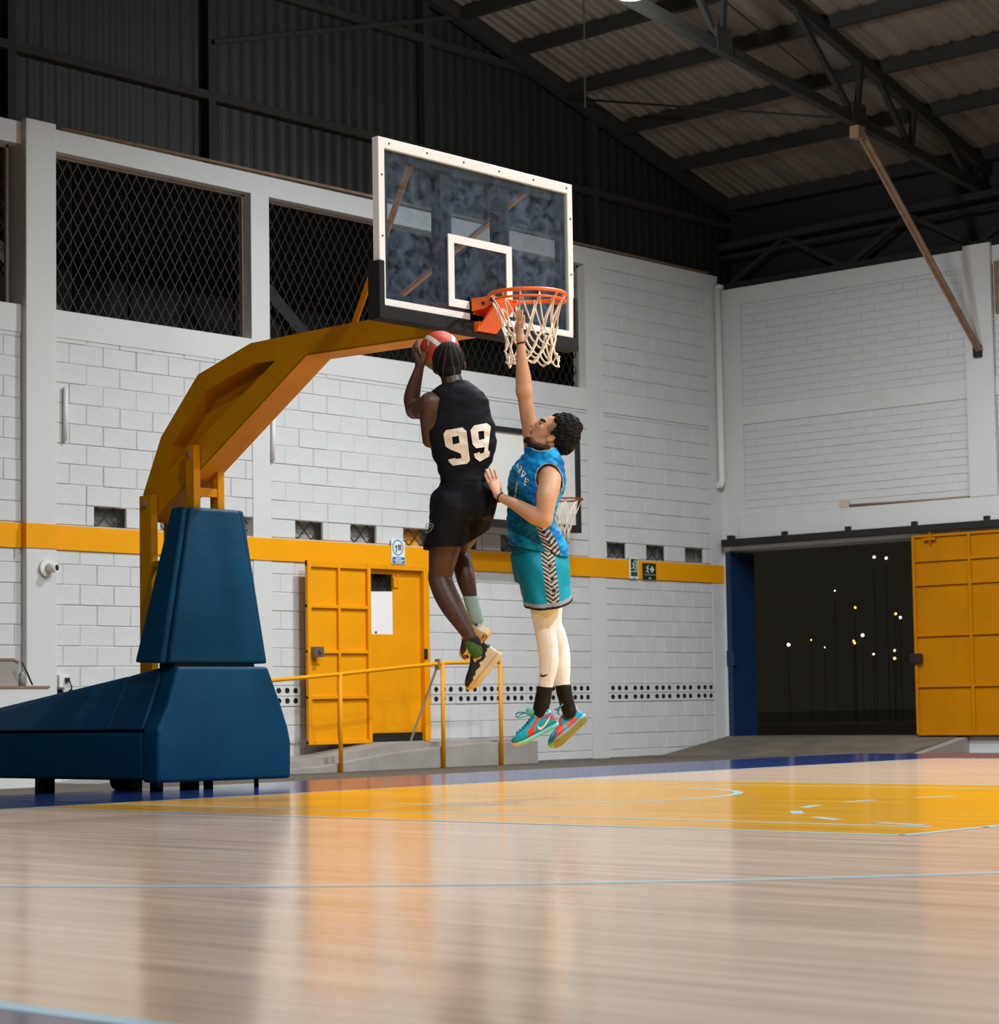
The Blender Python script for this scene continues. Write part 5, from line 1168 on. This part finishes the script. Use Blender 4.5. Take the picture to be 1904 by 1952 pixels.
# left arm
B2.chain([((1049, 914, -.175), .064), ((1046, 930, -.205), .066), ((1042, 948, -.235), .062), ((1040, 972, -.25), .052), ((1037, 990, -.25), .047)], .03)
B2.chain([((1037, 990, -.25), .047), ((1020, 984, -.235), .050), ((1000, 972, -.20), .043), ((975, 958, -.15), .032), ((953, 947.5, -.10), .025), ((949, 944, -.095), .025)], .02)
pn = (.55, .3, -.75)
B2.cone(L2((948, 942, -.092)), L2((940.5, 925, -.075)), .027, .030, .010, flat=(pn, .62)); B2.cone(L2((951, 940, -.085)), L2((947, 922, -.06)), .024, .024, .010, flat=(pn, .7))
finger(B2, [(936, 930, -.08), (929.5, 917, -.072), (926, 909, -.064), (924.3, 903, -.055)], .0086)
finger(B2, [(939.5, 923, -.076), (932.5, 909, -.066), (928.8, 901, -.058), (926.5, 895.5, -.05)], .0096)
finger(B2, [(944, 920, -.066), (939, 906, -.056), (936, 898, -.047), (934, 892.5, -.04)], .0098)
finger(B2, [(949, 920, -.054), (946.5, 909, -.035), (944.5, 902, -.02), (943, 897, -.005)], .0092)
finger(B2, [(950, 937, -.06), (947, 926, -.02), (942, 918, .0), (938, 913, .01)], .0105)
# legs
B2.chain([((1040, 1075, -.07), .082), ((1038, 1120, -.085), .085), ((1038, 1160, -.085), .072), ((1038, 1188, -.085), .057), ((1040, 1205, -.085), .053), ((1045, 1240, -.07), .050), ((1046, 1265, -.065), .046), ((1041, 1300, -.06), .035), ((1036, 1330, -.06), .038), ((1031, 1350, -.06), .038)], .02)
B2.chain([((1034, 1075, .07), .082), ((1044, 1130, .09), .080), ((1049, 1188, .09), .056), ((1058, 1210, .09), .051), ((1066, 1240, .10), .049), ((1069, 1265, .10), .045), ((1071, 1300, .10), .036), ((1077, 1328, .10), .038), ((1083, 1348, .10), .036)], .02)
# head: x along the gaze, y towards the crown, z to his left (towards us)
hx = np.array([-.78, .62, -.10]); hx /= np.linalg.norm(hx); hy = np.array([.62, .78, 0.0]); hy -= hx*(hy@hx); hy /= np.linalg.norm(hy); hz = np.cross(hx, hy); hz = hz*(-1 if hz[2] > 0 else 1)
HA = [hx, hy, hz]
def hp(px, py, z=0.0): return L2((px, py, 0.0))+hz*z
HC = hp(1061, 823)
B2.ell(HC, (.090, .098, .076), HA, .0); B2.ell(hp(1040, 819), (.060, .085, .064), HA, .02)
B2.ell(hp(1030, 829), (.050, .052, .056), HA, .02); B2.ell(hp(1020, 836), (.042, .036, .044), HA, .02); B2.ell(hp(1009.5, 834.5), (.018, .018, .022), HA, .014)
for z in (-1, 1):
    B2.cone(hp(1046, 846, z*.050), hp(1018, 843, z*.028), .020, .018, .02)          # jaw line
    B2.ell(hp(1029, 815, z*.042), (.018, .020, .020), HA, .012)                         # cheekbone
    B2.cone(hp(1032.6, 800.5, z*.014), hp(1037.5, 803, z*.046), .010, .010, .008)     # brow
    B2.ell(hp(1027.5, 808.3, z*.033), (.010, .013, .018), HA, .006, 's')              # eye socket
    B2.ell(hp(1030.5, 808.6, z*.031), (.0125, .0115, .0135), HA, .003)                  # eye
    B2.ell(hp(1016.3, 817.0, z*.012), (.008, .008, .008), HA, .004)                     # nostril
    B2.ell(hp(1047.5, 836.0, z*.074), (.019, .033, .010), [(-.45*np.array([1., 0, 0])+.89*np.array([0, 1., 0])), (.89*np.array([1., 0, 0])+.45*np.array([0, 1., 0])), hz], .004)
    B2.ell(hp(1048.5, 834.0, z*.084), (.009, .018, .008), [(-.45*np.array([1., 0, 0])+.89*np.array([0, 1., 0])), (.89*np.array([1., 0, 0])+.45*np.array([0, 1., 0])), hz], .003, 's')
B2.cone(hp(1028, 803.5), hp(1014.2, 811.6), .008, .0115, .009)                          # nose
B2.cone(hp(1012.3, 822.6, -.017), hp(1012.3, 822.6, .017), .0075, .0075, .005); B2.cone(hp(1010.8, 828, -.014), hp(1010.8, 828, .014), .008, .008, .005)   # lips
B2.cone(hp(1011.2, 825.4, -.02), hp(1011.2, 825.4, .02), .0022, .0022, .002, 's')
v, f = B2.extract(); p = f2.px(v); zl = (v-HC)@hz
base = rgb(210, 160, 124); c = np.tile(base, (len(v), 1))
head = (p[:, 1] < 872) & (p[:, 0] > 996) & ((v-HC)@hz < .12) & (np.linalg.norm(v-HC, axis=1) < .24) & (p[:, 0] > 1000)
def mixc(mask, colr, k=1.0): c[mask] = c[mask]*(1-k)+colr*k
face = head & (zl > -.11)
mixc(head, rgb(194, 140, 104), .7)
mixc(face & inpoly(p, [(1004, 838), (1014, 832), (1022, 842), (1036, 847), (1046, 846), (1050, 858), (1040, 868), (1016, 866), (1000, 850)]), rgb(96, 62, 44), .75)
mixc(face & inpoly(p, [(1042, 812), (1052, 806), (1058, 800), (1060, 832), (1053, 832), (1044, 826)]), rgb(96, 66, 50), .7)                  # faded sideburn
for z in (-1, 1):
    n_ = np.linalg.norm(v-hp(1030.2, 809.6, z*.036), axis=1); mixc(head & (n_ < .014), rgb(150, 110, 88)); e_ = np.linalg.norm(v-hp(1028.6, 808.6, z*.040), axis=1); mixc(head & (e_ < .0062), rgb(30, 22, 20))
    t_ = hp(1031.6, 800.2, z*.014); u_ = hp(1037.3, 802.8, z*.048); d_ = u_-t_; w_ = np.clip(((v-t_)@d_)/(d_@d_), 0, 1); mixc(head & (np.linalg.norm(v-t_-w_[:, None]*d_, axis=1) < .0105), rgb(42, 30, 24))
mixc(head & (np.linalg.norm((v-hp(1011.5, 825.2))-((v-hp(1011.5, 825.2))@hz)[:, None]*hz, axis=1) < .0085) & (np.abs(zl) < .03), rgb(150, 82, 72), .9)
t_ = (v-hp(1012.6, 820.0)); mixc(head & (np.linalg.norm(t_-(t_@hz)[:, None]*hz, axis=1) < .006) & (np.abs(zl) < .03), rgb(70, 48, 38), .8)
hand = (p[:, 1] < 640) | ((p[:, 0] < 956) & (p[:, 1] < 955)); mixc(hand, rgb(216, 160, 126), .7)
loc2 = ground(1050, 1420)
person2 = emit('person', f2, v, f, c, SK2, None, loc2)
tag(person2, 'person leaping in blue uniform and white tights, stretching one arm up beside the net', 'person')
# hair and beard
hf = Field.around(f2, [(1036, 778, -.14), (1112, 876, .14)], .01, .0032)
hf.ell(hp(1074, 826.5), (.098, .124, .096), HA, 0); hf.ell(hp(1066, 806), (.052, .055, .075), HA, .02); hf.ell(hp(1076, 850), (.055, .050, .070), HA, .02)
r_ = np.random.default_rng(5); g = [hf.lo[i]+hf.h*np.arange(hf.n[i], dtype=np.float32) for i in range(3)]
for fq_, am in ((190, .0022), (330, .0016)):
    hf.D += (am*(np.sin(fq_*g[0]+1)[:, None, None]*np.sin(fq_*1.1*g[1]+2)[None, :, None]*np.sin(fq_*.93*g[2])[None, None, :])*2).astype(np.float32)
hf.noise(.0035, (70, 70, 70), 12); hf.noise(.0028, (150, 150, 150), 13)
# hairline: straight across the brow, down in front of the ear, round behind it
hl = zm([(960, 240), (990, 330), (1015, 420), (930, 500), (900, 620), (850, 720), (900, 790), (1010, 800), (1050, 900), (1035, 1000), (1045, 1200), (1130, 1320), (1900, 1500), (1900, 100)], 980, 770, 13.6)
gx, gy = np.meshgrid(g[0], g[1], indexing='ij'); pp = f2.px(np.stack([gx.ravel(), gy.ravel(), np.zeros(gx.size)], 1)); msk = inpoly(pp, hl).reshape(gx.shape)
hf.D = np.where(msk[:, :, None], hf.D, np.maximum(hf.D, .004)).astype(np.float32)
v, f = hf.extract(); emit('curly_hair', f2, v, f, np.tile(rgb(20, 17, 16), (len(v), 1)), HAIR, person2)
bf = Field.around(f2, [(990, 826, -.09), (1046, 874, .09)], .01, .003)
for z in (-1, 1): bf.chain([((1009, 836.5, -z*.012), .016), ((1012, 847, -z*.025), .020), ((1024, 855, -z*.036), .018), ((1038, 856, -z*.046), .013)], .012)
bf.cone(hp(1006, 836.5), hp(1001, 842), .014, .010, .012); bf.noise(.003, (150, 150, 150), 2); bf.noise(.002, (300, 300, 300), 3)
v, f = bf.extract(); emit('beard', f2, v, f, np.tile(rgb(36, 27, 23), (len(v), 1)), HAIR, person2)
# tights
T2 = Field.around(f2, [(1005, 1120, -.17), (1095, 1316, .18)], .02, .0038)
T2.chain([((1038, 1125, -.085), .095), ((1038, 1160, -.085), .084), ((1038, 1188, -.085), .067), ((1040, 1205, -.085), .063), ((1045, 1240, -.07), .0605), ((1046, 1265, -.065), .0565), ((1041, 1300, -.06), .045), ((1039, 1316, -.06), .043)], .02)
T2.chain([((1045, 1130, .09), .092), ((1049, 1188, .09), .067), ((1058, 1210, .09), .063), ((1066, 1240, .10), .061), ((1069, 1265, .10), .057), ((1071, 1300, .10), .047), ((1072, 1314, .10), .045)], .006)
T2.noise(.0006, (20, 50, 20), 6); half(T2, L2((1040, 1311, 0)), (.1, -1, 0))
v, f = T2.extract(); p = f2.px(v); col = np.tile(rgb(244, 242, 244), (len(v), 1))
sx = np.interp(p[:, 1], [1150, 1180, 1230, 1290], [1043, 1042, 1052, 1047]); col[(np.abs(p[:, 0]-sx) < 1.2) & (v[:, 2] < .0)] *= .86
tg = emit('tights', f2, v, f, col, TIGHT, person2)
M_ink = mat('black_print', srgb(24, 22, 22), 0.6)
def swoosh(x0, y0, s, rot=0, flip=1):              # tick-shaped mark: tip right, hook left
    o = [(0, .30), (.02, .62), (.14, .86), (.30, .88), (.55, .74), (1.0, .18), (.42, .46), (.24, .50), (.15, .38), (.12, .16)]
    return [(x0+s*(x*math.cos(rot)-y*.55*math.sin(rot)*flip), y0+s*(x*math.sin(rot)+y*.55*math.cos(rot)*flip)) for x, y in o]
decal('tick_mark', f2, T2, [swoosh(1029, 1282, 17, .08)], M_ink, tg, -.15, .0025, .008)
# socks
sock(f2, [((1039, 1306, -.06), .0465), ((1036, 1325, -.06), .047), ((1031, 1350, -.06), .047), ((1029, 1362, -.06), .044)], rgb(24, 21, 20), CL, person2, 'black_sock', ((1039, 1308.5, -.06), (.04, 1, 0)))
sock(f2, [((1072, 1300, .10), .048), ((1076, 1322, .10), .046), ((1082, 1345, .10), .044), ((1085, 1356, .10), .042)], rgb(24, 21, 20), CL, person2, 'black_sock', ((1072, 1303.5, .10), (.13, 1, 0)))
# shorts
S2 = Field.around(f2, [(965, 1030, -.24), (1108, 1185, .26)], .02, .0042)
S2.loft([row2(1036, 984, 1072, 0, .16), row2(1046, 982, 1077, 0, .165), row2(1060, 977, 1081, 0, .178), row2(1085, 977, 1085, .0, .185), row2(1110, 983, 1085, 0, .185)], AX2, .0, e=2.2)
S2.cone(L2((1034, 1090, -.075)), L2((1050, 1170, -.085)), .138, .146, .03); S2.cone(L2((1030, 1090, .08)), L2((1052, 1185, .09)), .138, .148, .03)
S2.noise(.0045, (26, 12, 20), 18); S2.noise(.002, (60, 30, 50), 19)
half(S2, L2((1047, 1147, -.08)), (.14, -1, .30), 0)
half(S2, L2((1053, 1163, .10)), (.36, -1, .0), 0)
S2.cone(L2((1044, 1120, -.085)), L2((1050, 1190, -.085)), .104, .128, .004, 's'); S2.cone(L2((1045, 1130, .09)), L2((1053, 1200, .09)), .104, .130, .004, 's')
v, f = S2.extract(); p = f2.px(v); near = v[:, 2] < 0.02
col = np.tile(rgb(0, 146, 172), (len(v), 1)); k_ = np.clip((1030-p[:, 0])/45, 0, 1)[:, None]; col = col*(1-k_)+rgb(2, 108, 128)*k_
def star(cx, cy, r): return [(cx+r*(1 if i % 2 == 0 else .42)*math.sin(i*PI/5), cy-r*(1 if i % 2 == 0 else .42)*math.cos(i*PI/5)) for i in range(10)]
def zebra(p, cx, s0):                              # chevron stripes with stars along a centre line
    u = p[:, 0]-cx; w = np.abs(u)*.75+p[:, 1]*1.0; return ((w+s0) % 8.4) < 4.1
xl = np.interp(p[:, 1], [1046, 1066, 1135, 1150], [1030, 1032, 1041, 1043]); xr = np.interp(p[:, 1], [1046, 1066, 1135, 1150], [1058, 1057.5, 1066, 1067])
ban = near & (p[:, 0] > xl) & (p[:, 0] < xr) & (p[:, 1] > 1040); zb = zebra(p, (xl+xr)/2, 0)
col[ban] = np.where(zb[ban][:, None], rgb(30, 26, 22), rgb(186, 178, 168))
for cx, cy in ((1048, 1079), (1053, 1103), (1055.5, 1126)):
    col[near & inpoly(p, star(cx, cy, 10))] = rgb(186, 178, 168); col[near & inpoly(p, star(cx, cy, 7.2))] = rgb(26, 22, 20)
n_ = np.array((.14, -1, .30)); n_ /= np.linalg.norm(n_); dh = -((v-L2((1047, 1147, -.08)))@n_); n3 = np.array((.36, -1, 0)); n3 /= np.linalg.norm(n3); dh2 = -((v-L2((1053, 1163, .10)))@n3)
hem = np.where(v[:, 2] < .03, dh, dh2); hem[p[:, 1] < 1133] = 1; col[hem < .034] = rgb(150, 156, 164); col[hem < .014] = rgb(26, 24, 24)
emit('shorts', f2, v, f, col, CL, person2)
# jersey
J2 = Field.around(f2, [(958, 850, -.26), (1095, 1085, .26)], .02, .0042)
J2.loft([row2(856, 1008, 1052, .0, .12), row2(864, 1000, 1060, .0, .14), row2(873, 992, 1068, .0, .165), row2(884, 982, 1072, 0, .185), row2(897, 975, 1074, 0, .195), row2(914, 971, 1077, 0, .20), row2(935, 969, 1073, 0, .20), row2(960, 969, 1061, 0, .19), row2(985, 969.5, 1055, 0, .18), row2(1002, 970, 1060, 0, .18), row2(1020, 973, 1069, 0, .185), row2(1041, 974, 1079, 0, .19), row2(1062, 975, 1082, 0, .195), row2(1082, 976, 1083, 0, .195)], AX2, 0, e=2.25)
J2.noise(.0045, (22, 26, 22), 28); J2.noise(.0026, (44, 60, 44), 29); J2.noise(.0012, (90, 100, 90), 30)
half(J2, L2((1020, 1049, 0)), (-.22, -1, .0), 0)
J2.ell(L2((1036, 855, .0)), (.082, .050, .125), [(.97, -.25, 0), (.25, .97, 0), (0, 0, 1)], .006, 's')
ac, ar = L2((1049.5, 915, -.22)), np.array((.083, .100, .16)); AR2 = [np.array((.96, .28, 0)), np.array((-.28, .96, 0)), np.array((0, 0, 1.))]
J2.ell(ac, ar, AR2, .004, 's')
J2.ell(L2((1006, 836, .15)), (.07, .075, .12), None, .004, 's')
v, f = J2.extract(); p = f2.px(v)
def nz(p, fr, seed):
    r = np.random.default_rng(seed); o = 0
    for i in range(6): w = r.normal(size=2)*fr; o = o+np.sin(p@w+r.uniform(0, 6.28))
    return o/2.4
n_ = nz(p, .14, 4)+.6*nz(p, .3, 6); col = np.tile(rgb(0, 128, 190), (len(v), 1)); col[n_ > .5] = rgb(6, 160, 216); col[n_ < -.55] = rgb(0, 100, 172)
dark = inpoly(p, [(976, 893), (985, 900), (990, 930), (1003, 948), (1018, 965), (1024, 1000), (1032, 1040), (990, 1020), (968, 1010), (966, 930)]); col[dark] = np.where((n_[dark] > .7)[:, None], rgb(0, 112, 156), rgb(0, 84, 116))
xl = np.interp(p[:, 1], [995, 1007, 1043, 1056], [1019, 1022.5, 1036, 1041]); xr = np.interp(p[:, 1], [985, 998, 1034, 1072], [1032, 1038.6, 1062, 1073]); near = v[:, 2] < .03
ban = near & (p[:, 0] > xl) & (p[:, 0] < xr) & (p[:, 1] > 985); zb = zebra(p, (xl+xr)/2-2, 2); col[ban] = np.where(zb[ban][:, None], rgb(30, 26, 22), rgb(184, 174, 162))
for cx, cy in ((1037, 1014), (1046, 1034), (1052, 1053)): col[near & inpoly(p, star(cx, cy, 5.5))] = rgb(24, 20, 18)
q = v-ac; q = np.stack([q@a_ for a_ in AR2], 1)/ar; e_ = np.sqrt((q**2).sum(1)); col[e_ < 1.085] = rgb(160, 168, 178); col[e_ < 1.02] = rgb(22, 20, 20)
q = v-L2((1036, 855, 0)); q = np.stack([q@np.array((.97, -.25, 0)), q@np.array((.25, .97, 0)), q[:, 2]], 1)/np.array((.082, .050, .125)); e_ = np.sqrt((q**2).sum(1)); col[e_ < 1.10] = rgb(150, 166, 180); col[e_ < 1.03] = rgb(24, 22, 24)
jer2 = emit('jersey', f2, v, f, col, CL, person2); jer2['label'] = 'bright blue sleeveless jersey with white lettering and patterned side panel'
M_let = mat('white_print', srgb(236, 240, 244), 0.5); M_let2 = mat('navy_print', srgb(20, 44, 84), 0.5); M_one = mat('grey_numeral', srgb(168, 172, 168), 0.5)
def zt(pts, w=20): return stroke(zm(pts, 900, 870, 8.655), w/8.655)
letters = [[(770, 120), (735, 150), (765, 180), (748, 200)], [(778, 160), (822, 172), (772, 272), (757, 255), (782, 205)], [(812, 345), (845, 225), (880, 290), (845, 318)], [(838, 300), (842, 340)], [(932, 398), (885, 352), (858, 462)], [(872, 405), (905, 432)], [(858, 455), (890, 478)]]
for g_ in letters: decal('letter_outline', f2, J2, [zt([(x+9, y+5) for x, y in g_], 24)], M_let2, jer2, -.2, .0022, .008)  # navy printed outline behind the white letters
for g_ in letters: decal('letter', f2, J2, [zt(g_)], M_let, jer2, -.2, .0045, .008)
decal('numeral', f2, J2, [zm([(738, 395), (762, 435), (740, 520), (712, 705), (686, 695), (718, 500), (716, 465)], 900, 870, 8.655)], M_one, jer2, -.2, .0035, .008)
# wrist bands
def band(pts, r): q = MB(); q.tube(pts, r, 8, closed=True); return q
c0 = L2((993, 654, .05)); ring = [f2.world((c0+np.array([.0265*math.cos(a), .006*math.cos(a), .0265*math.sin(a)]))[None])[0] for a in np.linspace(0, 2*PI, 25)[:-1]]
obj('wrist_band', band(ring, .0042), M_blackm, person2)
c0 = L2((954, 948.5, -.103)); d_ = L2((975, 958, -.15))-L2((949, 944, -.095)); d_ /= np.linalg.norm(d_); u_ = np.cross(d_, (0, 0, 1)); u_ /= np.linalg.norm(u_); w_ = np.cross(d_, u_)
ring = [f2.world((c0+.0285*(u_*math.cos(a)+w_*math.sin(a)))[None])[0] for a in np.linspace(0, 2*PI, 25)[:-1]]; obj('wrist_band', band(ring, .0042), M_blackm, person2)
# shoes
CY_, RD_, MN_ = rgb(0, 172, 202), rgb(236, 62, 36), rgb(124, 206, 186)
Z7 = lambda pl_: zm(pl_, 960, 1290, 10.578)
sC = Shoe(f2, (1063, 1379, -.06), (978, 1423, -.08), (-.45, .89, .0))
def speck(p, c, poly):
    m = inpoly(p, poly); s_ = np.sin(p[:, 0]*4.1)*np.sin(p[:, 1]*4.7+p[:, 0]) > .1; c[m] = np.where(s_[m][:, None], rgb(206, 70, 84), rgb(70, 120, 170)); return c
def cC(p, v):
    c = np.tile(CY_, (len(p), 1)); c[inpoly(p, Z7([(1000, 640), (1110, 700), (1130, 900), (960, 860), (960, 720)]))] = RD_
    c = speck(p, c, Z7([(740, 860), (860, 760), (930, 720), (1030, 690), (1030, 830), (900, 850)]))
    c[inpoly(p, Z7([(480, 1100), (500, 1180), (470, 1250), (380, 1310), (190, 1350), (200, 1500), (460, 1500), (740, 1270), (650, 1190), (612, 1060), (632, 980), (700, 880), (790, 800), (900, 740), (720, 750), (640, 860), (560, 1000)]))] = RD_
    c[inpoly(p, Z7([(500, 560), (640, 620), (760, 740), (690, 780), (600, 790), (540, 740)]))] = MN_
    c[inpoly(p, Z7([(560, 640), (600, 650), (600, 720), (570, 720)]))] = rgb(226, 206, 160)
    c[inpoly(p, Z7([(660, 780), (740, 735), (900, 720), (930, 640), (960, 700), (900, 745), (740, 765)]))] = rgb(170, 220, 226)
    c[inpoly(p, Z7([(140, 1270), (220, 1320), (400, 1300), (480, 1220), (500, 1180), (480, 1260), (380, 1330), (220, 1350)]))] = rgb(40, 62, 92); return c
def soC(p, v, t, y):
    c = np.tile(rgb(120, 206, 216), (len(p), 1)); k = np.clip((t-.45)/.25, 0, 1)[:, None]; c = c*(1-k)+rgb(140, 216, 180)*k; k = np.clip((t-.78)/.15, 0, 1)[:, None]; return c*(1-k)+rgb(240, 210, 150)*k
shC, FC = shoe_obj(sC, person2, cC, soC, .104, .028, 'bright cyan and red basketball shoe pointing left', .22, 1.1, .135, rgb(120, 200, 178))
M_tick = mat('cream_tick', srgb(250, 240, 206), 0.5)
decal('tick_mark', f2, FC, [Z7([(678, 955), (700, 1005), (745, 1022), (800, 985), (870, 885), (948, 770), (905, 900), (850, 985), (775, 1065), (722, 1080), (690, 1040)])], M_tick, shC, -.2, .002, .006)
q = MB(); M_lace = mat('teal_lace', srgb(20, 140, 160), .7)
for i in range(7):
    t = .40+.065*i; y_ = np.interp(t, [.42, .55, .68, .80, .9], [.097, .077, .064, .055, .046])+.006
    q.tube([f2.world(sC.P(t-.02, y_-.004, -.026)[None])[0], f2.world(sC.P(t, y_+.004, 0)[None])[0], f2.world(sC.P(t+.035, y_-.008, .028)[None])[0]], .0032, 6)
    q.tube([f2.world(sC.P(t-.02, y_-.004, .026)[None])[0], f2.world(sC.P(t, y_+.006, 0)[None])[0], f2.world(sC.P(t+.035, y_-.008, -.028)[None])[0]], .0032, 6)
obj('laces', q, M_lace, shC)['kind'] = 'stuff'
q = MB()
for lp in ([(1012, 1361), (1000, 1357.5), (990, 1357), (983.5, 1360), (984, 1366), (989, 1369), (999, 1366), (1011, 1362)], [(1012, 1361), (1001, 1359), (993, 1362), (986, 1368.5), (983, 1366), (985, 1360), (998, 1359), (1011, 1361)]): q.tube([wp(f2, (x, y, -.115)) for x, y in lp], .0028, 6)
obj('lace_bow', q, M_lace, shC)
sD = Shoe(f2, (1116, 1367, .12), (1051, 1426, .06), (-.62, .60, .48))
def cD(p, v):
    c = np.tile(CY_, (len(p), 1)); c[inpoly(p, Z7([(900, 1440), (980, 1290), (1050, 1080), (1100, 880), (1150, 700), (1320, 600), (1240, 730), (1170, 830), (1145, 920), (1215, 1000), (1200, 1150), (1000, 1440)]))] = RD_
    c[inpoly(p, Z7([(1225, 1010), (1390, 790), (1510, 850), (1520, 960), (1400, 1030)]))] = rgb(240, 84, 66); c = speck(p, c, Z7([(1230, 735), (1320, 610), (1470, 550), (1590, 640), (1470, 705)]))
    c[inpoly(p, Z7([(1510, 540), (1720, 580), (1720, 680), (1560, 650)]))] = rgb(240, 84, 74); c[inpoly(p, Z7([(900, 1400), (1000, 1180), (1060, 1080), (1080, 1120), (960, 1380)]))] = rgb(40, 90, 120); return c
def soD(p, v, t, y): c = np.tile(rgb(118, 200, 206), (len(p), 1)); c[y < -.004] = rgb(138, 140, 92); return c
shD, FD = shoe_obj(sD, person2, cD, soD, .100, .03, 'cyan and red basketball shoe showing its olive sole', .2, 1.12)
decal('tick_mark', f2, FD, [Z7([(1462, 575), (1492, 565), (1512, 780), (1492, 842), (1440, 832), (1392, 795), (1450, 792), (1472, 755)])], M_tick, shD, -.2, .002, .006)
q = MB()
for lp in ([(1063, 1352), (1068, 1347), (1073, 1342)], [(1058, 1352), (1064, 1354), (1068, 1353)], [(1063, 1352), (1064, 1360), (1067, 1362)]): q.tube([wp(f2, (x, y, .0)) for x, y in lp], .005, 6)
obj('lace_bow', q, M_lace, shD)
